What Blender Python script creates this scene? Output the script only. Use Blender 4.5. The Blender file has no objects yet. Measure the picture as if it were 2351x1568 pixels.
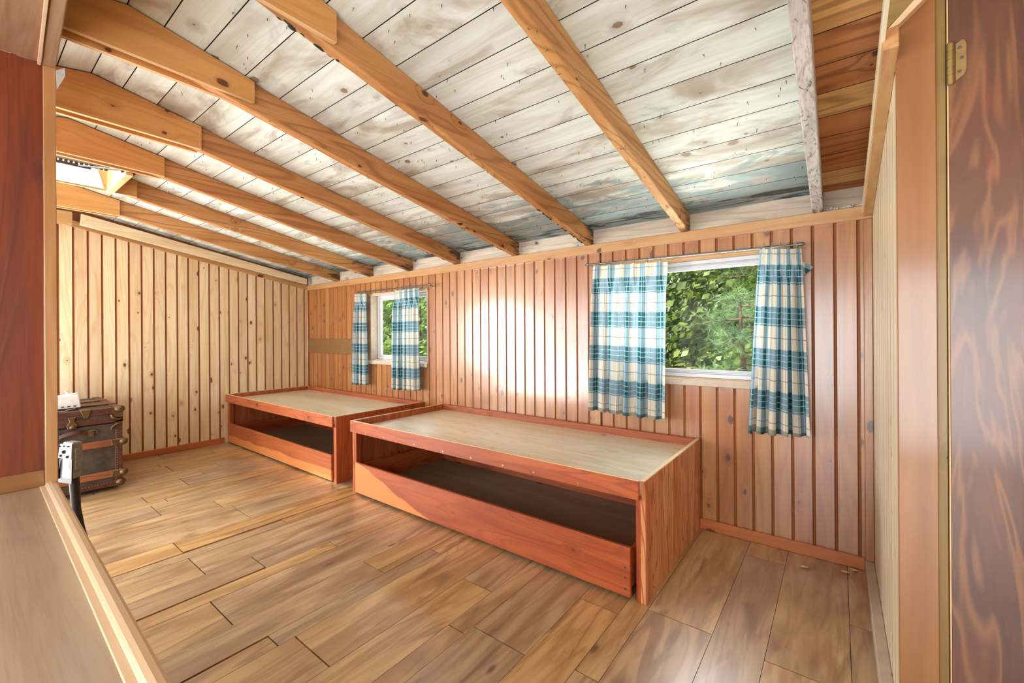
import bpy, math, random
from mathutils import Vector, Matrix
random.seed(7)
SC = bpy.context.scene
COL = SC.collection
PI = math.pi

# ------------------------------------------------------------------ camera
S = 1.12                                   # eye height in metres
cam_d = bpy.data.cameras.new('camera')
cam = bpy.data.objects.new('camera', cam_d)
COL.objects.link(cam)
SC.camera = cam
YAW, ROLL = 0.652104, -0.00624892
cam_d.sensor_width = 36.0
cam_d.lens = 979.872 / 2351 * 36
cam_d.shift_y = (764.357 - 784) / 2351
cam_d.clip_start = 0.02
cam.rotation_mode = 'XYZ'
cam.matrix_world = (Matrix.Translation((0, 0, S)) @ Matrix.Rotation(YAW, 4, 'Z') @
                    Matrix.Rotation(PI / 2, 4, 'X') @ Matrix.Rotation(ROLL, 4, 'Z'))

# ------------------------------------------------------------------ world, sun, daylight
world = bpy.data.worlds.new('sky')
SC.world = world
world.use_nodes = True
wn = world.node_tree
wn.nodes.clear()
wo = wn.nodes.new('ShaderNodeOutputWorld')
wb = wn.nodes.new('ShaderNodeBackground')
wb.inputs['Color'].default_value = (0.80, 0.90, 1.0, 1)
wb.inputs['Strength'].default_value = 2.2
wn.links.new(wb.outputs[0], wo.inputs[0])

def sun(name, energy, rot, angle=0.02, color=(1, .95, .85)):
    d = bpy.data.lights.new(name, 'SUN'); d.energy = energy; d.angle = angle; d.color = color
    o = bpy.data.objects.new(name, d); COL.objects.link(o); o.rotation_euler = rot
    return o

def area(name, loc, target, sx, sy, power, color=(1, 1, 1), spread=PI):
    d = bpy.data.lights.new(name, 'AREA'); d.shape = 'RECTANGLE'; d.size = sx; d.size_y = sy
    d.energy = power; d.color = color; d.spread = spread
    o = bpy.data.objects.new(name, d); COL.objects.link(o); o.location = loc
    v = Vector(target) - Vector(loc)
    o.rotation_euler = v.to_track_quat('-Z', 'Y').to_euler()
    return o

L_WIN = -5.03
sun('sun', 15.0, (math.radians(38), 0, math.radians(-12)))
# daylight: a wide glazed front behind the camera, a window in the hidden end of the left wall
area('daylight_glazed_front', (-1.8, -1.83, .88), (-1.8, 2.6, .88), 6.0, 1.50, 150, (.94, 1.0, 1.0))
area('added_hall_fill', (1.42, -.8, 1.25), (-3.0, .6, 1.5), 1.2, 1.0, 42, (.96, 1.0, 1.0))  # added fill from the hall side; no window in that wall
area('daylight_end_window', (L_WIN, -1.0, 1.05), (0.0, 1.3, 1.5), 1.0, 0.9, 130, (.95, 1.0, 1.0))
area('added_corner_fill', (-4.0, -1.1, 0.06), (-2.6, .4, 2.1), 1.6, 1.2, 85, (1.0, .98, .95))  # added up-facing fill lamp in the unseen corner, in place of floor bounce
# added unseen lamps outside the windows: low for roof boards, high for floor
area('low_fill_wide_window', (-.75, 3.35, .25), (-.75, 1.3, 2.1), 1.5, .9, 130, (.98, 1.0, .93))
area('low_fill_narrow_window', (-3.35, 3.35, .25), (-3.1, 1.5, 2.1), 1.0, .8, 45, (.98, 1.0, .90))
area('sky_through_dome', (-3.46, .30, 2.312), (-3.46, .30, 0), .45, .45, 9, (.97, 1.0, 1.03))
area('high_fill_wide_window', (-.85, 4.0, 2.55), (-.2, 1.25, 0), 2.0, 1.2, 95, (.95, .98, 1.03))
area('high_fill_narrow_window', (-5.05, 4.0, 2.50), (-1.6, 1.27, 0), 1.5, 1.1, 110, (.95, .98, 1.03))
SC.view_settings.view_transform = 'Standard'
SC.view_settings.look = 'None'
SC.view_settings.gamma = 1
SC.view_settings.use_curve_mapping = False
SC.view_settings.exposure = -0.13
cy = SC.cycles
cy.max_bounces = 6; cy.diffuse_bounces = 3; cy.glossy_bounces = 3; cy.transmission_bounces = 4
cy.transparent_max_bounces = 12; cy.caustics_reflective = False; cy.caustics_refractive = False
cy.sample_clamp_indirect = 6; cy.use_denoising = True; cy.use_adaptive_sampling = True; cy.adaptive_threshold = 0.04

# ------------------------------------------------------------------ node helper
def lin(c):
    if isinstance(c[0], int):
        c = [x / 255 for x in c]
        c = [x / 12.92 if x <= .04045 else ((x + .055) / 1.055) ** 2.4 for x in c]
    return (c[0], c[1], c[2], 1)

class N:
    def __init__(s, name, disp=False):
        s.m = bpy.data.materials.new(name); s.m.use_nodes = True
        s.t = s.m.node_tree; s.t.nodes.clear()
        s.out = s.t.nodes.new('ShaderNodeOutputMaterial')
    def put(s, sock, v):
        if v is None: return
        if hasattr(v, 'is_linked') or hasattr(v, 'links'): s.t.links.new(v, sock)
        else:
            if hasattr(sock, 'default_value') and hasattr(sock.default_value, '__len__') and not hasattr(v, '__len__'):
                v = [v] * len(sock.default_value)
            sock.default_value = v
    def node(s, typ, ins=None, **kw):
        n = s.t.nodes.new('ShaderNode' + typ)
        for k, v in kw.items(): setattr(n, k, v)
        for k, v in (ins or {}).items(): s.put(n.inputs[k], v)
        return n
    def math(s, op, a, b=0., c=None, clamp=False):
        n = s.t.nodes.new('ShaderNodeMath'); n.operation = op; n.use_clamp = clamp
        s.put(n.inputs[0], a); s.put(n.inputs[1], b)
        if c is not None: s.put(n.inputs[2], c)
        return n.outputs[0]
    def vmath(s, op, a, b=(0, 0, 0)):
        n = s.t.nodes.new('ShaderNodeVectorMath'); n.operation = op
        s.put(n.inputs[0], a); s.put(n.inputs[1], b)
        return n.outputs[0]
    def mul(s, v, k): return s.vmath('MULTIPLY', v, k)
    def noise(s, vec, scale=1., detail=2., rough=.5, dist=0.):
        n = s.node('TexNoise', {'Vector': vec, 'Scale': scale, 'Detail': detail, 'Roughness': rough, 'Distortion': dist})
        return n.outputs['Fac']
    def mix(s, f, a, b, mode='MIX'):
        n = s.t.nodes.new('ShaderNodeMix'); n.data_type = 'RGBA'; n.blend_type = mode
        s.put(n.inputs[0], f); s.put(n.inputs[6], a); s.put(n.inputs[7], b)
        return n.outputs[2]
    def step(s, x, a, b):           # smooth 0..1 as x goes a -> b
        n = s.t.nodes.new('ShaderNodeMapRange'); n.interpolation_type = 'SMOOTHSTEP'
        s.put(n.inputs[0], x); s.put(n.inputs[1], a); s.put(n.inputs[2], b)
        return n.outputs[0]
    def attr(s, name):
        return s.node('Attribute', attribute_name=name)
    def sep(s, v):
        n = s.node('SeparateXYZ', {0: v}); return n.outputs
    def bsdf(s, color, rough=.5, coat=0., crough=.1, cior=1.5, metal=0., bump=None, bstr=.2, bdist=.002, spec=.5):
        b = s.node('BsdfPrincipled', {'Base Color': color, 'Roughness': rough, 'Metallic': metal,
                                      'Coat Weight': coat, 'Coat Roughness': crough, 'Coat IOR': cior, 'Specular IOR Level': spec})
        if bump is not None:
            bn = s.node('Bump', {'Height': bump, 'Strength': bstr, 'Distance': bdist})
            s.t.links.new(bn.outputs[0], b.inputs['Normal'])
        s.t.links.new(b.outputs[0], s.out.inputs[0])
        return b

def wood(name, light, mid, dark, knot=(70, 32, 16), knots=.35, ksize=1., rings=.5, grain=.5, rough=.45, coat=.0,
         crough=.15, vary=.25, ringscale=1., stain=None, bump=.25, extra=None, cior=1.5):
    n = N(name)
    wc = n.attr('wc').outputs['Vector']
    rnd = n.attr('rnd').outputs['Fac']
    # knots: elongated cells along the grain
    ws = n.sep(wc)
    kc = n.node('CombineXYZ', {0: n.math('MULTIPLY', ws[0], 5.2 / ksize), 1: n.math('MULTIPLY', n.math('ADD', ws[1], ws[2]), 8.5 / ksize), 2: 0.}).outputs[0]
    v = n.node('TexVoronoi', {'Vector': kc, 'Scale': 1., 'Randomness': 1.}, voronoi_dimensions='2D')
    dist = v.outputs['Distance']; vr = n.sep(v.outputs['Color'])
    wob = n.math('MULTIPLY', n.math('SUBTRACT', n.noise(n.mul(wc, (26, 40, 40)), 1, 4, .65), .5), .17)
    dist = n.math('ADD', dist, wob)
    has = n.step(vr[0], 1 - knots - .02, 1 - knots + .02)
    rad = n.math('MULTIPLY_ADD', n.math('POWER', vr[1], 2.2), .13, .022)
    kn = n.math('MULTIPLY', n.step(n.math('DIVIDE', dist, rad), 1.25, .75), has)
    halo = n.math('MULTIPLY', n.math('MULTIPLY', n.step(dist, .36, .04), has), n.math('MULTIPLY_ADD', vr[2], .8, .3))
    # grain
    w2 = n.vmath('ADD', wc, n.node('CombineXYZ', {0: 0., 1: n.math('MULTIPLY', halo, .05), 2: n.math('MULTIPLY', halo, .03)}).outputs[0])
    broad = n.noise(n.mul(w2, (1.1, 13, 13)), 1, 4, .55, .5)
    fine = n.noise(n.mul(w2, (5, 170, 170)), 1, 2, .6)
    ph = n.noise(n.mul(w2, (.45 * ringscale, 4.5 * ringscale, 4.5 * ringscale)), 1, 2, .45)
    ph = n.math('ADD', n.math('MULTIPLY', ph, 30.), n.math('MULTIPLY', halo, 2.2))
    ring = n.math('PINGPONG', ph, 1.)
    ring = n.step(ring, .55, .98)
    c = n.mix(n.step(broad, .32, .68), lin(light), lin(mid))
    c = n.mix(n.math('MULTIPLY', ring, rings), c, lin(dark))
    c = n.mix(n.math('MULTIPLY', n.step(fine, .45, .75), grain), c, n.mix(.5, lin(mid), lin(dark)))
    c = n.mix(n.math('MULTIPLY', n.math('POWER', halo, 1.8), .48), c, lin(dark))
    c = n.mix(n.math('MULTIPLY', kn, .9), c, lin(knot))
    # board to board difference
    hv = n.node('HueSaturation', {'Hue': n.math('MULTIPLY_ADD', rnd, .02 * vary * 4, .5 - .01 * vary * 4),
                                  'Saturation': n.math('MULTIPLY_ADD', rnd, -.3 * vary, 1 + .15 * vary),
                                  'Value': n.math('MULTIPLY_ADD', rnd, 1.0 * vary, 1 - .5 * vary), 'Color': c})
    c = hv.outputs[0]
    if extra: c = extra(n, c, wc)
    h = n.math('ADD', n.math('MULTIPLY', fine, .5), n.math('MULTIPLY', ring, .5))
    n.bsdf(c, rough, coat, crough, cior, bump=h, bstr=bump, bdist=.0015)
    return n.m

def plain(name, col, rough=.5, metal=0., coat=0., var=.08, scale=30., bump=.1):
    n = N(name)
    g = n.node('TexCoord').outputs['Object']
    k = n.noise(g, scale, 3)
    c = n.mix(n.math('MULTIPLY', n.step(k, .3, .8), 1.), lin(col), [x * (1 - var * 2) for x in lin(col)[:3]] + [1])
    n.bsdf(c, rough, coat, .1, metal=metal, bump=k if bump else None, bstr=bump)
    return n.m

# water stain and ageing on the roof boards: a real mark, darker and bluer next to the eave
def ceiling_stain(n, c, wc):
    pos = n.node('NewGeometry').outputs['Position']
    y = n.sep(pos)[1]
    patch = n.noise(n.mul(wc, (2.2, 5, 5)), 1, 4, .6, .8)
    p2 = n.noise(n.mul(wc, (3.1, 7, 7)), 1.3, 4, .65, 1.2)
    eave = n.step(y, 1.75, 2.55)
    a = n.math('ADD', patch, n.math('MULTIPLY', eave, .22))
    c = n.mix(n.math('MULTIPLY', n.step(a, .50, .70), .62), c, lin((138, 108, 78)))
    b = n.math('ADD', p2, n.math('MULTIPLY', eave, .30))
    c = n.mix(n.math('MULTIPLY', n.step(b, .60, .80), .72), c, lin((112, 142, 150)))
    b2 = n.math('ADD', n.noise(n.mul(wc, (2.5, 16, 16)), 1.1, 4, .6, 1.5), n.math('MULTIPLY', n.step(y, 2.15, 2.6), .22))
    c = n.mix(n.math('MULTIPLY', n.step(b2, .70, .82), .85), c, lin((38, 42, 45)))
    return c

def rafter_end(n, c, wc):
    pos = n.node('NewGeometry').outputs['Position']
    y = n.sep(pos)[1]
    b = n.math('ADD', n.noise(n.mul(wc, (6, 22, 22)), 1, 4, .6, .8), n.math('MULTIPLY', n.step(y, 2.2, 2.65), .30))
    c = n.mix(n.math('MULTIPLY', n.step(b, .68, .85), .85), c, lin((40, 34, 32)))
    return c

# drawer fronts: pale sapwood along the lower edge
def sapwood(n, c, wc):
    p = n.sep(n.node('NewGeometry').outputs['Position'])
    line = n.math('MINIMUM', n.math('MULTIPLY_ADD', n.math('ADD', p[0], 2.68), -.27, .225), 1.)
    near = n.math('SUBTRACT', p[2], line)
    far = n.math('SUBTRACT', p[2], .085)
    w = n.math('MULTIPLY', n.math('SUBTRACT', n.noise(n.mul(wc, (3, 9, 9)), 1, 3), .5), .07)
    isf = n.step(p[0], -2.79, -2.80)
    d = n.math('ADD', n.math('ADD', n.math('MULTIPLY', isf, far), n.math('MULTIPLY', n.math('SUBTRACT', 1., isf), near)), w)
    return n.mix(n.math('MULTIPLY', n.step(d, .006, -.006), .8), c, lin((218, 136, 74)))

M = {}
M['wall'] = wood('knotty_pine_pale', (234, 214, 180), (222, 194, 152), (176, 128, 80), (92, 46, 30), knots=.42, rings=.22, grain=.22, rough=.45, coat=.3, crough=.25, vary=.18)
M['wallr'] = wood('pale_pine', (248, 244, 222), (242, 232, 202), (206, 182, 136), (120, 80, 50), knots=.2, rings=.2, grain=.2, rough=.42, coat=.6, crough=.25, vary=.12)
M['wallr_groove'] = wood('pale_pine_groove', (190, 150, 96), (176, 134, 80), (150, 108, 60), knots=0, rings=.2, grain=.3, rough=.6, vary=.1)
M['wall_groove'] = wood('pine_groove', (150, 86, 42), (134, 72, 32), (110, 56, 24), knots=0, rings=.2, grain=.3, rough=.6, vary=.1)
M['wallw'] = wood('knotty_pine_amber', (176, 114, 52), (152, 86, 32), (124, 66, 28), (62, 26, 16), knots=.42, rings=.28, grain=.25, rough=.45, coat=1., crough=.21, vary=.17, cior=1.85)
M['wallw_groove'] = wood('pine_groove_amber', (150, 90, 44), (132, 74, 34), (100, 52, 24), knots=0, rings=.2, grain=.3, rough=.6, vary=.1)
M['trim'] = wood('pine_trim', (200, 156, 104), (184, 136, 84), (148, 94, 54), knots=.2, rings=.2, grain=.3, rough=.45, coat=.8, crough=.2, vary=.15)
M['base'] = wood('pine_baseboard', (190, 108, 58), (172, 92, 46), (140, 70, 34), knots=.1, rings=.15, grain=.3, rough=.4, coat=.3, vary=.12)
M['ceil'] = wood('roof_board_grey', (224, 232, 228), (204, 208, 200), (168, 162, 146), (130, 104, 76), knots=.24, rings=.16, grain=.22, rough=.62, vary=.14, extra=ceiling_stain)
M['eave'] = wood('eave_board', (214, 200, 180), (190, 172, 150), (120, 110, 104), (60, 56, 66), knots=.5, rings=.3, grain=.4, rough=.6)
M['ceil_or'] = wood('roof_board_orange', (206, 150, 92), (182, 122, 66), (116, 66, 34), (70, 34, 18), knots=.15, rings=.6, grain=.4, rough=.6, vary=.4)
M['rafter'] = wood('rafter_fir', (204, 152, 96), (184, 126, 72), (140, 88, 46), (80, 44, 28), knots=.12, rings=.6, grain=.5, rough=.6, vary=.15, extra=rafter_end)
M['rafter_old'] = wood('rafter_weathered', (216, 212, 210), (190, 182, 178), (110, 100, 96), (60, 50, 44), knots=.2, rings=.3, grain=.8, rough=.75, vary=.1, extra=rafter_end, bump=.6)
M['gusset'] = wood('gusset_board', (222, 164, 100), (206, 144, 80), (160, 100, 52), (84, 40, 24), knots=.34, rings=.22, grain=.2, rough=.55, vary=.12)
M['ply_edge'] = wood('plywood_edge', (236, 206, 160), (214, 178, 128), (170, 124, 78), knots=0, rings=.3, grain=.6, rough=.6, vary=.1)
M['bunk'] = wood('bunk_fir_plywood', (176, 88, 42), (152, 68, 30), (122, 48, 24), (84, 38, 22), knots=.08, rings=.5, grain=.35, rough=.55, coat=.12, crough=.3, vary=.12, ringscale=1.3)
M['bunk_drawer'] = wood('bunk_drawer_front', (176, 88, 42), (152, 68, 30), (122, 48, 24), (84, 38, 22), knots=.12, rings=.35, grain=.35, rough=.55, coat=.12, crough=.3, vary=.12, ringscale=1.3, extra=sapwood)
M['bunk_worn'] = wood('bunk_worn_end', (222, 172, 120), (194, 112, 62), (142, 62, 30), (90, 40, 22), knots=.05, rings=.75, grain=.9, rough=.5, coat=.1, vary=.12, ringscale=2.4)
M['bunk_edge'] = wood('bunk_edge_pale', (244, 226, 196), (226, 196, 150), (196, 150, 100), knots=0, rings=.2, grain=.4, rough=.5, vary=.1)
M['deck'] = wood('bunk_deck_plywood', (244, 242, 222), (234, 226, 196), (202, 180, 140), (120, 84, 56), knots=.05, rings=.35, grain=.2, rough=.4, coat=.6, crough=.3, vary=.1, ringscale=1.6)
M['drawer_in'] = wood('drawer_bottom_dusty', (140, 114, 94), (124, 98, 78), (104, 80, 62), knots=.1, rings=.12, grain=.2, rough=.65, vary=.1)
M['dark_panel'] = wood('partition_red_brown', (138, 68, 40), (106, 54, 38), (78, 42, 34), (50, 30, 26), knots=0, rings=.25, grain=.35, rough=.35, coat=.6, crough=.25, vary=.15)
M['ledge'] = wood('ledge_worn', (192, 172, 148), (170, 150, 126), (124, 100, 82), (90, 60, 50), knots=.04, rings=.1, grain=.35, rough=.42, coat=.4, crough=.2, vary=.1)
M['mould'] = wood('moulding_pale_pine', (240, 216, 182), (230, 200, 162), (210, 166, 118), knots=0, rings=.1, grain=.2, rough=.45, coat=.15, vary=.1)
M['soffit'] = wood('soffit_dusty', (176, 150, 130), (158, 116, 80), (124, 88, 68), (70, 40, 30), knots=.1, rings=.2, grain=.4, rough=.3, coat=.4, vary=.1)
M['casing'] = wood('door_casing_pine', (152, 104, 56), (138, 88, 44), (138, 90, 46), (110, 60, 34), knots=.1, rings=.08, grain=.15, rough=.45, coat=1., crough=.16, vary=.1, cior=1.6)

def door_mat():
    n = N('door_old_plywood')
    wc = n.attr('wc').outputs['Vector']
    warp = n.noise(n.mul(wc, (1.6, 6, 6)), 1, 3, .5, .8)
    fig = n.noise(n.mul(wc, (1.3, 9, 9)), 1, 3, .5, .9)
    ring = n.step(n.math('PINGPONG', n.math('MULTIPLY', fig, 16.), 1.), .35, 1.)
    fine = n.noise(n.mul(wc, (9, 150, 150)), 1, 3)
    c = n.mix(n.step(warp, .35, .65), lin((106, 62, 40)), lin((78, 46, 35)))
    c = n.mix(n.math('MULTIPLY', ring, .5), c, lin((156, 106, 66)))
    c = n.mix(n.math('MULTIPLY', n.step(n.noise(n.mul(wc, (2, 8, 8)), 2.1, 3), .6, .75), .5), c, lin((150, 66, 40)))
    v = n.node('TexVoronoi', {'Vector': n.mul(wc, (3., 6., 6.)), 'Scale': 1.})
    kn = n.math('MULTIPLY', n.step(v.outputs['Distance'], .13, .05), n.step(n.sep(v.outputs['Color'])[0], .45, .5))
    c = n.mix(n.math('MULTIPLY', kn, .85), c, lin((52, 38, 36)))
    c = n.mix(n.math('MULTIPLY', n.step(fine, .45, .8), .3), c, lin((96, 60, 44)))
    n.bsdf(c, .5, .9, .18, 1.6, bump=fine, bstr=.2)
    return n.m
M['door'] = door_mat()
M['sill'] = plain('window_sill_greyed', (196, 178, 160), .5)
M['vinyl'] = plain('white_vinyl', (226, 226, 230), .35, var=.02, bump=0)
M['alu'] = plain('aluminium_frame', (206, 207, 212), .35, .1, var=.02, bump=0)
M['steel'] = plain('dark_steel', (120, 128, 134), .35, .9)
M['chrome'] = plain('chrome', (128, 138, 152), .38, 1., var=.02, bump=0)
M['brass'] = plain('aged_brass', (176, 156, 104), .4, .8)
M['bronze'] = plain('trunk_brass', (120, 98, 66), .45, .8, var=.25)
M['black'] = plain('black_plastic', (26, 24, 24), .5)
M['gloss_black'] = plain('gloss_black', (18, 16, 18), .45, bump=0)
M['brownpanel'] = plain('brown_hardboard', (132, 92, 52), .55)
M['whiteplastic'] = plain('white_plastic', (236, 232, 226), .4)
M['trunk'] = plain('trunk_canvas', (74, 62, 50), .7, var=.3, scale=14)
M['trunk_trim'] = plain('trunk_leather', (86, 46, 34), .5, var=.25, scale=40)
M['slat'] = wood('trunk_slat', (150, 92, 54), (128, 74, 42), (92, 52, 30), knots=.1, rings=.4, grain=.5, rough=.5)
M['pewter'] = plain('grey_cast_metal', (146, 150, 146), .5, .5, var=.2, scale=60)
M['dust'] = plain('insulation_fluff', (196, 196, 194), .9, scale=60)
M['chip'] = plain('wood_chip', (214, 160, 120), .7)
M['ground'] = plain('forest_floor', (120, 104, 70), .9, var=.3, scale=2)

def floor_mat():
    n = N('laminate_floor')
    wc = n.attr('wc').outputs['Vector']; rnd = n.attr('rnd').outputs['Fac']
    sw = n.noise(n.mul(wc, (1.6, 9, 9)), 1, 5, .55, 1.4)
    sw2 = n.noise(n.mul(wc, (.9, 5, 5)), 1.7, 3, .5, 2.2)
    fine = n.noise(n.mul(wc, (6, 120, 120)), 1, 2)
    ph = n.math('MULTIPLY', n.noise(n.mul(wc, (.7, 5, 5)), 1, 2, .4, .6), 22.)
    ring = n.step(n.math('PINGPONG', ph, 1.), .5, 1.)
    c = n.mix(n.step(sw, .34, .66), lin((200, 162, 108)), lin((164, 122, 72)))
    c = n.mix(n.math('MULTIPLY', ring, .34), c, lin((136, 92, 54)))
    c = n.mix(n.math('MULTIPLY', n.step(sw2, .52, .68), .65), c, lin((124, 84, 52)))
    c = n.mix(n.math('MULTIPLY', n.step(fine, .55, .8), .25), c, lin((130, 90, 56)))
    v = n.node('TexVoronoi', {'Vector': n.mul(wc, (3., 7., 7.)), 'Scale': 1.})
    vr = n.sep(v.outputs['Color'])
    kn = n.math('MULTIPLY', n.step(v.outputs['Distance'], .11, .04), n.step(vr[0], .70, .72))
    c = n.mix(n.math('MULTIPLY', kn, .8), c, lin((84, 50, 34)))
    hv = n.node('HueSaturation', {'Saturation': n.math('MULTIPLY_ADD', rnd, .25, .78), 'Value': n.math('MULTIPLY_ADD', rnd, .34, .82), 'Color': c})
    n.bsdf(hv.outputs[0], .42, 1., .30, 1.6, bump=fine, bstr=.06)
    return n.m
M['char'] = plain('bark_char', (58, 50, 46), .85, var=.35, scale=90)
M['olive'] = wood('header_olive', (150, 124, 72), (134, 106, 58), (104, 80, 44), knots=.1, rings=.2, grain=.3, rough=.45, coat=.3)
M['floor'] = floor_mat()
M['gap'] = plain('floor_gap_dark', (16, 11, 9), .9)

def glass_mat():
    n = N('window_glass')
    fr = n.node('Fresnel', {'IOR': 1.45}).outputs[0]
    t = n.node('BsdfTransparent', {'Color': (.97, .98, .97, 1)})
    g = n.node('BsdfGlossy', {'Roughness': .02})
    mx = n.node('MixShader', {0: n.math('MULTIPLY', fr, .12), 1: t.outputs[0], 2: g.outputs[0]})
    n.t.links.new(mx.outputs[0], n.out.inputs[0])
    return n.m
M['glass'] = glass_mat()

def translucent(name, col, col2, mixf=.5, scale=3.):
    n = N(name)
    pos = n.node('TexCoord').outputs['Object']
    c = n.mix(n.step(n.noise(pos, scale, 3), .35, .65), lin(col), lin(col2))
    d = n.node('BsdfPrincipled', {'Base Color': c, 'Roughness': .5})
    t = n.node('BsdfTranslucent', {'Color': c})
    mx = n.node('MixShader', {0: mixf, 1: d.outputs[0], 2: t.outputs[0]})
    n.t.links.new(mx.outputs[0], n.out.inputs[0])
    return n.m
M['leaf'] = translucent('leaf_green', (128, 160, 62), (66, 100, 40), .4)
M['leaf_far'] = translucent('leaf_dark_green', (120, 138, 62), (58, 80, 38), .3)  # darker green for the far trees
M['needle'] = translucent('pine_needle_green', (130, 170, 60), (60, 96, 44), .4, 1.5)
M['needle_blue'] = translucent('pine_needle_blue', (150, 186, 116), (84, 124, 84), .4, 2.5)
M['bark'] = plain('bark', (110, 88, 70), .9, var=.3, scale=12)
M['dome'] = translucent('skylight_acrylic', (240, 244, 250), (232, 238, 248), .75)

def plaid_mat():
    n = N('plaid_cotton')
    uv = n.attr('cl').outputs['Vector']
    s = n.sep(uv)
    P = .213
    def band(x, off, lo, hi, e=.002):
        m = n.math('MODULO', n.math('ADD', x, off + P * 20), P)
        return n.math('MULTIPLY', n.step(m, lo - e, lo + e), n.step(m, hi + e, hi - e))
    u, v = s[0], s[1]
    bh = band(v, -.080, .0, .098); bv = band(u, -.03, .0, .085)
    thin_h = n.math('ADD', n.math('ADD', band(v, -.080, .026, .030, .001), band(v, -.080, .056, .060, .001)), band(v, -.080, .086, .090, .001))
    thin_v = n.math('ADD', n.math('ADD', band(u, -.03, .024, .028, .001), band(u, -.03, .05, .054, .001)), band(u, -.03, .076, .080, .001))
    dk_h = band(v, -.080, .155, .160, .001)
    dk_v = n.math('ADD', band(u, -.03, .150, .155, .001), band(u, -.03, .170, .173, .001))
    cream, mid, dk = lin((228, 220, 204)), lin((134, 166, 182)), lin((30, 100, 112))
    both = n.math('MULTIPLY', bh, bv); one = n.math('SUBTRACT', n.math('ADD', bh, bv, clamp=True), both)
    c = n.mix(one, cream, mid)
    c = n.mix(both, c, dk)
    c = n.mix(n.math('MULTIPLY', n.math('ADD', dk_h, dk_v, clamp=True), .6), c, lin((74, 84, 110)))
    c = n.mix(n.math('MULTIPLY', n.math('ADD', n.math('MULTIPLY', thin_h, n.math('ADD', bh, 0.)), n.math('MULTIPLY', thin_v, bv), clamp=True), .7), c, lin((214, 226, 226)))
    hem = n.step(v, .905, .912)
    c = n.mix(n.math('MULTIPLY', hem, .75), c, n.mix(bv, lin((130, 136, 116)), lin((14, 66, 62))))
    d = n.node('BsdfPrincipled', {'Base Color': c, 'Roughness': .85, 'Specular IOR Level': .2})
    t = n.node('BsdfTranslucent', {'Color': c})
    mx = n.node('MixShader', {0: .32, 1: d.outputs[0], 2: t.outputs[0]})
    n.t.links.new(mx.outputs[0], n.out.inputs[0])
    return n.m
M['plaid'] = plaid_mat()

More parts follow.
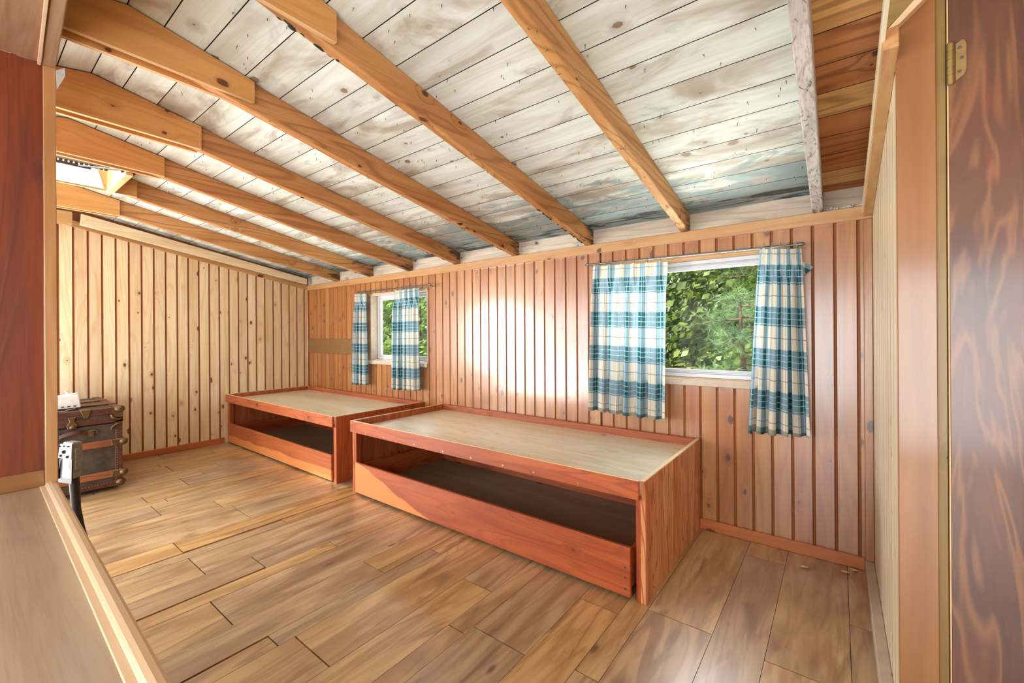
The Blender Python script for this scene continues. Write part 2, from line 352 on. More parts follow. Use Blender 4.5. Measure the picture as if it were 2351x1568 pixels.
# ------------------------------------------------------------------ mesh builder
class MB:
    def __init__(s):
        s.v = []; s.f = []; s.wc = []; s.rnd = []; s.mi = []; s.sm = []
    def _add(s, verts, faces, axis=0, mi=0, rnd=None, off=None, smooth=False):
        b = len(s.v)
        if rnd is None: rnd = random.random()
        if off is None: off = (random.uniform(0, 40), random.uniform(0, 40), random.uniform(0, 40))
        for p in verts:
            p = Vector(p); s.v.append(p)
            o = [p[axis], p[(axis + 1) % 3], p[(axis + 2) % 3]] if isinstance(axis, int) else [p.dot(a) for a in axis]
            s.wc.append((o[0] + off[0], o[1] + off[1], o[2] + off[2]))
        for k, f in enumerate(faces):
            s.f.append([b + i for i in f]); s.rnd.append(rnd)
            s.mi.append(mi[k] if isinstance(mi, (list, tuple)) else mi); s.sm.append(smooth)
        return b
    def box(s, a, b, axis=0, mi=0, rnd=None, M4=None, off=None):
        x0, y0, z0 = [min(a[i], b[i]) for i in range(3)]; x1, y1, z1 = [max(a[i], b[i]) for i in range(3)]
        vs = [Vector(p) for p in ((x0, y0, z0), (x1, y0, z0), (x1, y1, z0), (x0, y1, z0), (x0, y0, z1), (x1, y0, z1), (x1, y1, z1), (x0, y1, z1))]
        if M4 is not None: vs = [M4 @ v for v in vs]
        s._add(vs, [(0, 3, 2, 1), (4, 5, 6, 7), (0, 1, 5, 4), (1, 2, 6, 5), (2, 3, 7, 6), (3, 0, 4, 7)], axis, mi, rnd, off)
        return s
    def prism(s, pts, d, axis=0, mi=0, rnd=None, side_mi=None, smooth=False):
        """pts: polygon of 3D points, extruded by vector d"""
        d = Vector(d); n = len(pts)
        pts = [Vector(p) for p in pts]
        nor = sum(((pts[i] - pts[0]).cross(pts[(i + 1) % n] - pts[0]) for i in range(n)), Vector())
        if nor.dot(d) > 0: pts = pts[::-1]
        vs = pts + [p + d for p in pts]
        fs = [tuple(range(n)), tuple(range(2 * n - 1, n - 1, -1))]
        m = [mi, mi]
        for i in range(n):
            j = (i + 1) % n
            fs.append((i, i + n, j + n, j)); m.append(mi if side_mi is None else side_mi)
        s._add(vs, fs, axis, m, rnd)
        return s
    def tube(s, path, r, seg=10, axis=0, mi=0, cap=True, smooth=True):
        path = [Vector(p) for p in path]; rings = []; vs = []; fs = []
        rr = r if isinstance(r, (list, tuple)) else [r] * len(path)
        up = None
        for i, p in enumerate(path):
            t = (path[min(i + 1, len(path) - 1)] - path[max(i - 1, 0)]).normalized()
            if up is None or abs(up.dot(t)) > .98:
                up = Vector((0, 0, 1)) if abs(t.z) < .9 else Vector((1, 0, 0))
            a = t.cross(up).normalized(); b = a.cross(t).normalized(); up = b
            for k in range(seg):
                an = 2 * PI * k / seg
                vs.append(p + (a * math.cos(an) + b * math.sin(an)) * rr[i])
        for i in range(len(path) - 1):
            for k in range(seg):
                k2 = (k + 1) % seg
                fs.append((i * seg + k, i * seg + k2, (i + 1) * seg + k2, (i + 1) * seg + k))
        s._add(vs, fs, axis, mi, smooth=smooth)
        if cap:
            n_ = len(path) - 1
            s._add(vs[:seg], [tuple(range(seg - 1, -1, -1))], axis, mi); s._add(vs[n_ * seg:(n_ + 1) * seg], [tuple(range(seg))], axis, mi)
        return s
    def sphere(s, c, r, seg=12, rings=8, sc=(1, 1, 1), mi=0):
        vs = []; fs = []
        for i in range(rings + 1):
            th = PI * i / rings
            for k in range(seg):
                a = 2 * PI * k / seg
                vs.append((c[0] + r * sc[0] * math.sin(th) * math.cos(a), c[1] + r * sc[1] * math.sin(th) * math.sin(a), c[2] + r * sc[2] * math.cos(th)))
        for i in range(rings):
            for k in range(seg):
                k2 = (k + 1) % seg
                fs.append((i * seg + k, (i + 1) * seg + k, (i + 1) * seg + k2, i * seg + k2))
        s._add(vs, fs, 0, mi, smooth=True)
        return s
    def build(s, name, mats, parent=None, origin=None, bevel=0., kind=None, label=None, cat=None, group=None, bseg=1, seglim=35):
        me = bpy.data.meshes.new(name)
        if origin is None:
            if parent is not None: origin = world_of(parent)
            else:
                xs = [[v[i] for v in s.v] for i in range(3)]
                origin = ((min(xs[0]) + max(xs[0])) / 2, (min(xs[1]) + max(xs[1])) / 2, min(xs[2]))
        origin = Vector(origin)
        me.from_pydata([tuple(v - origin) for v in s.v], [], s.f)
        for m in (mats if isinstance(mats, (list, tuple)) else [mats]): me.materials.append(m)
        me.polygons.foreach_set('material_index', s.mi)
        me.polygons.foreach_set('use_smooth', s.sm)
        a = me.attributes.new('wc', 'FLOAT_VECTOR', 'POINT'); a.data.foreach_set('vector', [x for w in s.wc for x in w])
        r = me.attributes.new('rnd', 'FLOAT', 'FACE'); r.data.foreach_set('value', s.rnd)
        me.update()
        o = bpy.data.objects.new(name, me); COL.objects.link(o)
        if parent is not None:
            o.parent = parent; o.location = origin - world_of(parent)
        else: o.location = origin
        if bevel:
            b = o.modifiers.new('edge', 'BEVEL'); b.width = bevel; b.segments = bseg; b.limit_method = 'ANGLE'; b.angle_limit = math.radians(seglim)
        tag(o, label, cat, group, kind)
        return o

def world_of(o):
    v = Vector(o.location)
    while o.parent is not None:
        o = o.parent; v = v + Vector(o.location)
    return v

def tag(o, label=None, cat=None, group=None, kind=None):
    if label: o['label'] = label
    if cat: o['category'] = cat
    if group: o['group'] = group
    if kind: o['kind'] = kind
    return o

def thing(name, loc, label, cat, group=None):
    o = bpy.data.objects.new(name, None); COL.objects.link(o); o.location = loc
    o.empty_display_size = .1
    return tag(o, label, cat, group)

def copy_part(src, parent, delta):
    c = src.copy(); COL.objects.link(c); c.parent = parent
    c.location = Vector(src.location) + Vector(delta)
    return c

# ------------------------------------------------------------------ measures of the room
W = 2.592; L = -5.063; R = 0.130; RT = 0.096; ZT = 1.690
YR = 0.36                                   # ridge line
YF = 2 * YR - W                             # wall on the other side, behind the camera
YC = 1.560                                  # where the end wall stops and the closet door plane begins
XH = 1.45                                   # hall side, out of view
def zc(y): return 1.80 + .195 * (W - YR - abs(y - YR))          # underside of roof boards
def zr(y): return 1.695 + .190 * (W - YR - abs(y - YR))         # underside of rafters

# ------------------------------------------------------------------ floor
def build_floor():
    m = MB()
    m.box((L - .1, YF - .1, -.06), (XH + .1, W + .1, -.012), mi=1)
    # strips repeat 0.085, 0.24, 0.17 across; joints at the places seen
    xs = [-0.205, -0.375, -0.615]; x = -0.700
    while x > L - .1:
        xs += [x, x - .17, x - .41]; x -= .495
    xs = [.285, .03] + xs
    x = .285
    for w in (.085, .24, .17, .085, .24, .17, .085, .24): x += w; xs.insert(0, x)
    xs = sorted(xs)
    joints = {-2.60: [.712, 1.93], -2.855: [.715, 2.05], -2.36: [.908, 2.1], -2.095: [.651, 1.75], -2.68: [1.2], -1.69: [.705, 1.5],
              -1.61: [.765], -1.865: [1.22, -.1], -1.365: [1.41, .1], -1.195: [1.152], -1.11: [1.202], -.615: [1.70, .45],
              -.205: [1.672, .5], -.375: [2.416, 1.0], -3.26: [.65, 1.7], -2.19: [1.228], -.70: [1.25], -3.10: [1.1], -.87: [.6, 1.6]}
    rg = random.Random(3)
    for a, b in zip(xs, xs[1:]):
        js = None
        for k, v in joints.items():
            if abs(k - a) < .035: js = list(v)
        if js is None:
            js = [rg.uniform(-.2, .6)]
            while js[-1] < W - .6: js.append(js[-1] + rg.uniform(.6, 1.2))
        js = [YF - .1] + sorted(js) + [W + .05]
        for y0, y1 in zip(js, js[1:]):
            ga = gb = .0009
            if abs(a + 2.69) < .02 and y1 < 1.3: ga = .011
            if abs(b + 2.69) < .02 and y0 > .6 and y1 < 2.2: gb = .010
            if abs(b + 2.195) < .02 and y1 < 1.0: gb = .012
            if abs(a + 1.695) < .02 and y1 < .8: ga = .009
            if abs(b + 1.695) < .02 and y0 > 1.1: gb = .004
            m.box((a + ga, y0 + .0024, -.012), (b - gb, y1 - .0024, rg.uniform(-.0004, .0004)), axis=1, rnd=rg.random())
    m.build('floor', [M['floor'], M['gap']], kind='structure')
build_floor()

# ------------------------------------------------------------------ plank walls
def cut(iv, holes):
    out = [iv]
    for h0, h1 in holes:
        nx = []
        for a, b in out:
            if h1 <= a or h0 >= b: nx.append((a, b)); continue
            if h0 > a: nx.append((a, h0))
            if h1 < b: nx.append((h1, b))
        out = nx
    return [(a, b) for a, b in out if b - a > .004]

def plank_wall(name, mats, us, top, openings, place, th=.018, ch=.007, zb=0., kind='structure', normal=1):
    """us: sorted board edges along the wall; top(u): wall top; openings: (u0,u1,z0,z1); place(u, depth, z) -> point"""
    m = MB(); rg = random.Random(len(us))
    for a, b in zip(us, us[1:]):
        off = (rg.uniform(0, 40), rg.uniform(0, 40), rg.uniform(0, 40)); rn = rg.random()
        cuts = sorted({a, b} | {e for o in openings for e in o[:2] if a < e < b})
        for c0, c1 in zip(cuts, cuts[1:]):
            hs = [(o[2], o[3]) for o in openings if o[0] <= (c0 + c1) / 2 <= o[1]]
            for z0, z1 in cut((zb, 99), hs):
                t0 = top(c0) if z1 == 99 else z1; t1 = top(c1) if z1 == 99 else z1
                if min(t0, t1) <= z0: continue
                l = ch if c0 == a else 0.; r = ch if c1 == b else 0.
                # profile across the board: groove shoulder, face, groove shoulder
                prof = [(c0, .008 if l else 0.), (c0 + l, 0.), (c1 - r, 0.), (c1, .008 if r else 0.)]
                prof = [(c0, .006), (c0 + l * .35, .006)] * (1 if l else 0) + [(c0 + l, 0.), (c1 - r, 0.)] + [(c1 - r * .35, .006), (c1, .006)] * (1 if r else 0)
                vs = []; fs = []; mi = []
                for u, d in prof:
                    tt = t0 + (t1 - t0) * (u - c0) / (c1 - c0)
                    vs += [place(u, d, z0), place(u, d, tt)]
                k = len(prof)
                for i in range(k - 1):
                    f = (2 * i, 2 * i + 2, 2 * i + 3, 2 * i + 1)
                    if normal < 0: f = f[::-1]
                    fs.append(f); mi.append(0 if prof[i][1] == 0 and prof[i + 1][1] == 0 else 1)
                # back
                nb = len(vs)
                vs += [place(c0, th, z0), place(c0, th, t0), place(c1, th, z0), place(c1, th, t1)]
                e = 2 * (k - 1)
                ext = [(nb, nb + 1, nb + 3, nb + 2), (0, 1, nb + 1, nb), (e + 1, e, nb + 2, nb + 3)]
                ext.append(tuple([1] + [2 * i + 1 for i in range(1, k)] + [nb + 3, nb + 1]))
                ext.append(tuple([2 * i for i in range(k - 1, -1, -1)] + [nb, nb + 2]))
                for f in ext:
                    fs.append(f[::-1] if normal < 0 else f); mi.append(0)
                m._add(vs, fs, 2, mi, rn, off)
    return m

# window wall (the long wall opposite the camera)
us = [.078 - .088 * k for k in range(60)]; us = sorted([u for u in us if u > L + .02] + [L, R])
W2 = (-1.24, -.22, .845, 1.545)            # wide window
W1 = (-3.80, -2.93, .850, 1.520)           # narrow window
mb = plank_wall('wall_back', None, us, lambda u: ZT, [W1, W2], lambda u, d, z: (u, W + d, z))
for (a, b, c, d) in ((L - .1, W1[0], 0, 2.2), (W1[1], W2[0], 0, 2.2), (W2[1], R + .1, 0, 2.2), (W1[0], W1[1], 0, W1[2]), (W1[0], W1[1], W1[3], 2.2), (W2[0], W2[1], 0, W2[2]), (W2[0], W2[1], W2[3], 2.2)):
    mb.box((a, W + .02, c), (b, W + .13, d), mi=1)
mb.build('wall_back', [M['wallw'], M['wallw_groove']], kind='structure')

ul = sorted([2.546 - .088 * k for k in range(60) if 2.546 - .088 * k > YF] + [YF, W])
def rake(y): return zr(y) - .005
mb = plank_wall('wall_left', None, ul, lambda u: min(rake(u) - .0, 2.3), [(-1.5, -.5, .6, 1.5)], lambda u, d, z: (L - d, u, z), normal=-1)
mb.box((L - .12, YF - .1, 0), (L - .02, -1.5, 2.3), mi=1); mb.box((L - .12, -.5, 0), (L - .02, W + .1, 2.3), mi=1)
mb.box((L - .12, -1.5, 0), (L - .02, -.5, .6), mi=1); mb.box((L - .12, -1.5, 1.5), (L - .02, -.5, 2.3), mi=1)
mb.build('wall_left', [M['wall'], M['wall_groove']], kind='structure')

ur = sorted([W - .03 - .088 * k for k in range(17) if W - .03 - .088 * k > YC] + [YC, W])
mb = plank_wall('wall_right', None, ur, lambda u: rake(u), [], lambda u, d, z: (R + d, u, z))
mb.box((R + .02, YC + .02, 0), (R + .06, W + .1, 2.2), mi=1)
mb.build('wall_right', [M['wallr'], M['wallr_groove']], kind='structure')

# walls behind and beside the camera, never in view
mb = MB()
for (a, b, c, d) in ((L - .1, -4.85, 0, 2.3), (-4.85, 1.25, 0, .10), (-4.85, 1.25, 1.66, 2.3), (1.25, XH + .1, 0, 2.3)):
    mb.box((a, YF - .1, c), (b, YF, d), axis=2)
mb.build('wall_front', M['trim'], kind='structure')
mb = MB(); mb.box((XH, YF, 0), (XH + .1, W + .1, 2.4), axis=2); mb.build('wall_hall', M['trim'], kind='structure')

# ------------------------------------------------------------------ roof boards
def build_ceiling():
    m = MB(); rg = random.Random(11)
    ys = [.36, .46, .58, .72, .86, 1.0, 1.139, 1.278, 1.412, 1.56, 1.70, 1.84, 1.98, 2.115, 2.255, 2.395, 2.53, 2.72]
    hole = (-3.745, -3.185)
    for side in (1, -1):
        for a, b in zip(ys, ys[1:]):
            g = .0017
            y0, y1 = YR + side * (a - YR + g), YR + side * (b - YR - g)
            lo, hi = min(y0, y1), max(y0, y1)
            segs = [(L - .05, -.06, 0), (-.06, XH, 2)]
            # butt joints hidden over rafters
            j = rg.choice([-.70, -1.31, -1.93, -2.55, -3.16]) - .02
            segs = [(L - .05, j, 0), (j + .001, -.06, 0), (-.06, XH, 2)]
            if lo < .615 and hi > .02:
                segs2 = []
                for s0, s1, mi in segs:
                    for c0, c1 in cut((s0, s1), [hole]): segs2.append((c0, c1, mi))
                segs = segs2
            for s0, s1, mi in segs:
                pts = [(s0, lo, zc(lo)), (s0, hi, zc(hi)), (s0, hi, zc(hi) + .018), (s0, lo, zc(lo) + .018)]
                m.prism(pts, (s1 - s0, 0, 0), axis=0, mi=mi, rnd=rg.random())
                for q in range(len(m.f) - 6, len(m.f)):
                    if sum(m.v[i_].z - zc(m.v[i_].y) for i_ in m.f[q]) / 4 > .003: m.mi[q] = 1
    # roof deck above the boards
    for side in (1, -1):
        for x0, x1 in ((L - .15, hole[0]), (hole[1], XH + .15)):
            pts = [(x0, YR, zc(YR) + .022), (x0, YR + side * 2.6, zc(YR + side * 2.6) + .022), (x0, YR + side * 2.6, zc(YR + side * 2.6) + .05), (x0, YR, zc(YR) + .05)]
            m.prism(pts, (x1 - x0, 0, 0), mi=1)
    for y0, y1 in ((.62, 2.96), (-2.24, .02)):
        pts = [(hole[0], y0, zc(y0) + .022), (hole[0], y1, zc(y1) + .022), (hole[0], y1, zc(y1) + .05), (hole[0], y0, zc(y0) + .05)]
        m.prism(pts, (hole[1] - hole[0], 0, 0), mi=1)
    return m.build('ceiling', [M['ceil'], M['gap'], M['ceil_or']], kind='structure')
CEIL = build_ceiling()

# ------------------------------------------------------------------ trims
def trim(name, a, b, mat='trim', axis=0, bevel=.003):
    m = MB(); m.box(a, b, axis=axis); return m.build(name, M[mat], kind='structure', bevel=bevel)
trim('trim_1', (L, W - .020, 1.640), (R, W, 1.703))                         # band along the top of the window wall
trim('trim_2', (L, W + .002, 1.703), (R, W + .025, 1.86), 'eave')             # eave board behind the band
for nm, x0, x1 in (('trim_3', L, L + .018), ('trim_4', RT, R)):          # sloped bands on the end walls
    m = MB()
    ylo = YC - .075 if nm == 'trim_4' else YF + .02
    yy = [ylo] + ([YR] if ylo < YR else []) + [W - .02]
    off = -.002 if nm == 'trim_4' else .0
    low = [(x0, y, rake(y) - .042 + off) for y in yy]; up = [(x0, y, rake(y) + .012 + off) for y in yy]
    m.prism(low + up[::-1], (x1 - x0, 0, 0), axis=1)
    m.build(nm, M['trim'], kind='structure', bevel=.002)
m = MB()   # pale strip painting light on the end wall's sloped band, past the closet header
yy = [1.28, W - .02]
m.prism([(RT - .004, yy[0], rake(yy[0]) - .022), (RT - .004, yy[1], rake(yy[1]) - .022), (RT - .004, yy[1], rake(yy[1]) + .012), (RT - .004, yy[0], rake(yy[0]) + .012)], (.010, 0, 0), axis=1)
m.build('trim_9_lit_face', M['wallr'], kind='structure')
trim('baseboard_back', (-.63, W - .016, 0), (RT, W, .058), 'base')
trim('baseboard_left', (L, YF + .02, 0), (L + .016, 1.70, .058), 'base', 1)
trim('baseboard_right', (RT, YC, 0), (R, W - .001, .050), 'sill', 1)
trim('trim_5', (RT, W - .022, .051), (R - .001, W - .001, 1.64), 'wallw', 2)
trim('trim_6', (L + .001, W - .022, .5), (L + .022, W - .001, 1.64), 'wallw', 2)

# ------------------------------------------------------------------ rafters
raf = [(-.076, 'whitened splintery rafter with curled nail stubs beside the end wall by the closet door'),
       (-.700, 'rafter with a row of nail dents underneath ending above the wide window'),
       (-1.315, 'rafter with charred and chipped lower edge ending above the first curtain of the wide window'),
       (-1.930, 'rafter with the large orange gusset board ending between the two windows'),
       (-2.545, 'rafter with knotty gusset ending over bare wall just before the narrow window'),
       (-3.155, 'rafter beside the skylight crank rod, ending above the bunched curtain of the narrow window'),
       (-3.770, 'rafter along the far side of the white skylight ending above the narrow window'),
       (-4.385, 'last rafter with a short gusset just below the skylight ending above the brown wall board')]
for i, (x, lab) in enumerate(raf):
    old = i == 0
    t = thing('rafter', (x, W, ZT), lab, 'rafter', 'rafters under the roof boards')
    m = MB(); h = .022
    for side in (1, -1):
        ye = YR + side * (W - YR + .02)
        n = 14; low = []; up = []
        rg = random.Random(i * 7 + side)
        for k in range(n + 1):
            y = YR + (ye - YR) * k / n
            low.append((x - h, y, zr(y) + (rg.uniform(-.0015, .0015) if 0 < k < n else 0))); up.append((x - h, y, zc(y) - .001))
        m.prism(low + up[::-1], (2 * h, 0, 0), axis=1)
    m.build('beam', M['rafter_old' if old else 'rafter'], t, bevel=.003)
    if i in (0, 1): pass
    # plywood gusset on the face towards the camera (the last two rafters carry smaller boards)
    if i >= 1:
        m = MB(); e = .752 if i not in (7,) else .775
        zb = {3: 2.072, 4: 2.045, 5: 2.05, 6: 2.05, 7: 2.035}.get(i, 2.06)
        th = .018
        x0 = x + h
        pts = [(x0, 2 * YR - e, zb + .004), (x0, e, zb - .004), (x0, e, zc(e) - .006), (x0, YR, zc(YR) - .006), (x0, 2 * YR - e, zc(e) - .006)]
        m.prism(pts, (th, 0, 0), axis=1, side_mi=1)
        m.build('gusset_plate', [M['gusset'], M['ply_edge']], t)
        if i in (3, 4, 5, 7):
            m = MB(); pts = [(p[0] - 2 * h - th, p[1], p[2]) for p in pts]
            m.prism(pts, (th, 0, 0), axis=1, side_mi=1)
            m.build('gusset_plate', [M['gusset'], M['ply_edge']], t)
    # bark and char left on the lower edge
    if i in (2, 3, 4):
        m = MB(); rg = random.Random(40 + i)
        for (a_, b_, n_, sd) in {2: ((.60, .80, 20, -1), (1.02, 1.10, 5, -1), (1.95, 2.52, 34, -1)), 3: ((1.95, 2.12, 12, 1), (2.3, 2.5, 8, -1)), 4: ((1.25, 1.32, 5, -1), (2.1, 2.5, 14, -1))}[i]:
            for k in range(n_):
                y = rg.uniform(a_, b_); r_ = rg.uniform(.004, .010)
                m.sphere((x + sd * h * rg.uniform(.55, 1.02), y, zr(y) + rg.uniform(.0, .006)), r_, 7, 5, (rg.uniform(.5, .9), rg.uniform(1.2, 2.6), rg.uniform(.35, .7)))
        tag(m.build('bark_flake', M['char'], t), kind='stuff')
    # splinters and nail stubs on the underside
    if i <= 3:
        m = MB(); rg = random.Random(i)
        for k in range(46 if i == 0 else 16):
            y = rg.uniform(.8, 2.5); xx = x + rg.uniform(-h * .8, h * .8)
            p = Vector((xx, y, zr(y) + .002))
            m.tube([p, p + Vector((rg.uniform(-.006, .006), rg.uniform(-.006, .006), -.006)), p + Vector((rg.uniform(-.012, .012), rg.uniform(-.014, .014), -.011))], [.0014, .0012, .0006], 5)
        tag(m.build('nail_stub', M['steel'], t), kind='stuff')

# short board and loose board against the left wall
t = MB(); t.box((-4.99, .0, 2.020), (-4.955, .595, 2.13), axis=1)
t.build('blocking_board', M['trim'], label='short pale board end above the left wall trim, next to the long loose board', cat='board', bevel=.003)
t = MB(); y0, y1 = .640, 2.535
t.prism([(-4.998, y0, 2.035), (-4.998, y1, 1.705), (-4.998, y1 - .002, 1.772), (-4.998, y0 + .006, 2.128)], (.036, 0, 0), axis=1)
t.build('loose_rafter_board', M['wall'], label='long pale board sloping down along the top of the left plank wall', cat='board', bevel=.003)

# roofing nails poking through the boards
m = MB(); rg = random.Random(5)
for k in range(420):
    x = rg.uniform(-4.9, -.1); y = rg.choice([.65, .93, 1.21, 1.49, 1.77, 2.05, 2.33]) + rg.gauss(0, .06)
    if -3.8 < x < -3.1 and y < .75: continue
    p = Vector((x, y, zc(y)))
    m.tube([p + Vector((0, 0, .003)), p + Vector((rg.uniform(-.004, .004), rg.uniform(-.004, .004), -rg.uniform(.006, .014)))], [.0016, .0006], 5, cap=False)
m.build('roofing_nail', M['black'], CEIL, kind='stuff')

# ------------------------------------------------------------------ skylight
t = thing('skylight', (-3.465, .30, 2.28), 'white plastic dome skylight with a grey blind track set between two rafters at the ridge', 'skylight')
x0, x1, y0, y1 = -3.726, -3.198, -.02, .60
m = MB()
m.box((x0 - .04, y0 - .04, 2.340), (x1 + .04, y1 + .06, 2.365))
m.build('dome', M['dome'], t, bevel=.01, bseg=2)
m = MB()   # white liner against the far rafter, slightly bowed
n_ = 8; lo = []; up = []
for k in range(n_ + 1):
    z = 2.056 + (2.320 - 2.056) * k / n_; lo.append((x0 + .003 + .030 * math.sin(PI * k / n_) * .6, z))
for (xa, za), (xb_, zb_) in zip(lo, lo[1:]):
    m.prism([(xa, y0 + .01, za), (xa, y1 - .01 - (za - 2.056) * .3, za), (xb_, y1 - .01 - (zb_ - 2.056) * .3, zb_), (xb_, y0 + .01, zb_)], (.004, 0, 0), axis=1)
m.build('liner', M['vinyl'], t)
m = MB()
m.box((x0 + .0005, y1, 2.045), (x1 - .0005, y1 + .024, 2.324))
m.build('curb', M['trim'], t, bevel=.002)
m = MB(); m.box((x0 + .0005, y1 - .004, 2.030), (x1 - .0005, y1 + .030, 2.046)); m.build('header', M['ply_edge'], t, bevel=.002)
m = MB(); m.box((-3.306, .02, 2.068), (-3.298, .545, 2.105), axis=1); m.build('blind_rail', plain('blind_grey', (112, 108, 104), .5), t)
m = MB()
for k in range(26): m.box((-3.312, .03 + k * .0198, 2.058), (-3.298, .043 + k * .0198, 2.070))
m.box((-3.312, .02, 2.046), (-3.298, .47, 2.058))
tag(m.build('blind_track', M['black'], t), kind='stuff')
m = MB(); m.tube([(-3.300, .42, 2.052), (-3.215, .575, 2.052)], .0045); m.sphere((-3.212, .582, 2.052), .013)
m.build('crank_rod', M['steel'], t)

# ------------------------------------------------------------------ windows
def window(name, o, frame_w, sash, depth, wide):
    x0, x1, z0, z1 = o
    t = bpy.data.objects.new(name, None); COL.objects.link(t); t.location = ((x0 + x1) / 2, W, z0)
    t['kind'] = 'structure'
    m = MB()  # reveal lining
    yb = W + .13
    m.box((x0, W - .002, z0), (x0 + .012, yb, z1), axis=2); m.box((x1 - .012, W - .002, z0), (x1, yb, z1), axis=2)
    m.box((x0, W - .002, z1 - .012), (x1, yb, z1)); m.box((x0, W - .0, z0), (x1, yb, z0 + .010))
    m.build('window_reveal', M['sill'] if not wide else M['trim'], t)
    m = MB()
    if wide:
        m.box((x0 - .03, W - .012, z1 - .002), (x1 + .03, W, z1 + .020)); m.build('head_casing', M['trim'], t, bevel=.002)
        m = MB()
    else:
        m.box((x0 - .005, W - .010, z1 - .012), (x1 + .004, W, z1 + .008)); m.build('head_casing', M['sill'], t, bevel=.002); m = MB()
    m.box((x0 - .01, W - .028, z0 - .034), (x1 + .01, W + .04, z0 + .004)); m.build('window_sill', M['sill'], t, bevel=.006, bseg=3)
    # outer frame, then sash
    yf = W + depth
    mat = M['vinyl'] if not wide else M['alu']
    a0, a1, c0, c1 = x0 + .012, x1 - .012, z0 + .010, z1 - .012
    m = MB()
    def ring(m, a0, a1, c0, c1, w, ya, yb_, wt=None, wb_=None):
        wt = wt or w; wb_ = wb_ or w
        m.box((a0, ya, c0), (a0 + w, yb_, c1), axis=2); m.box((a1 - w, ya, c0), (a1, yb_, c1), axis=2)
        m.box((a0 + w, ya, c1 - wt), (a1 - w, yb_, c1)); m.box((a0 + w, ya, c0), (a1 - w, yb_, c0 + wb_))
        return a0 + w, a1 - w, c0 + wb_, c1 - wt
    a0, a1, c0, c1 = ring(m, a0, a1, c0, c1, frame_w, yf, yf + .045)
    m.build('window_frame', mat, t, bevel=.003)
    m = MB()
    if wide:
        a0, a1, c0, c1 = ring(m, a0, a1, c0, c1, .012, yf + .008, yf + .03, .030, .022)
        # sliding track lips along head and foot
        for zz in (c1 + .010, c1 + .022): m.box((a0, yf + .002, zz), (a1, yf + .008, zz + .003))
        for zz in (c0 - .016, c0 - .006): m.box((a0, yf + .001, zz), (a1, yf + .008, zz + .003))
    else:
        a0, a1, c0, c1 = ring(m, a0, a1, c0, c1, sash, yf + .010, yf + .035)
    m.build('window_sash', mat, t, bevel=.003)
    m = MB(); m.box((a0 - .004, yf + .020, c0 - .004), (a1 + .004, yf + .024, c1 + .004)); m.build('window_pane', M['glass'], t)
    return t
window('window_1', W1, .022, .022, .075, False)
window('window_2', W2, .024, 0, .022, True)

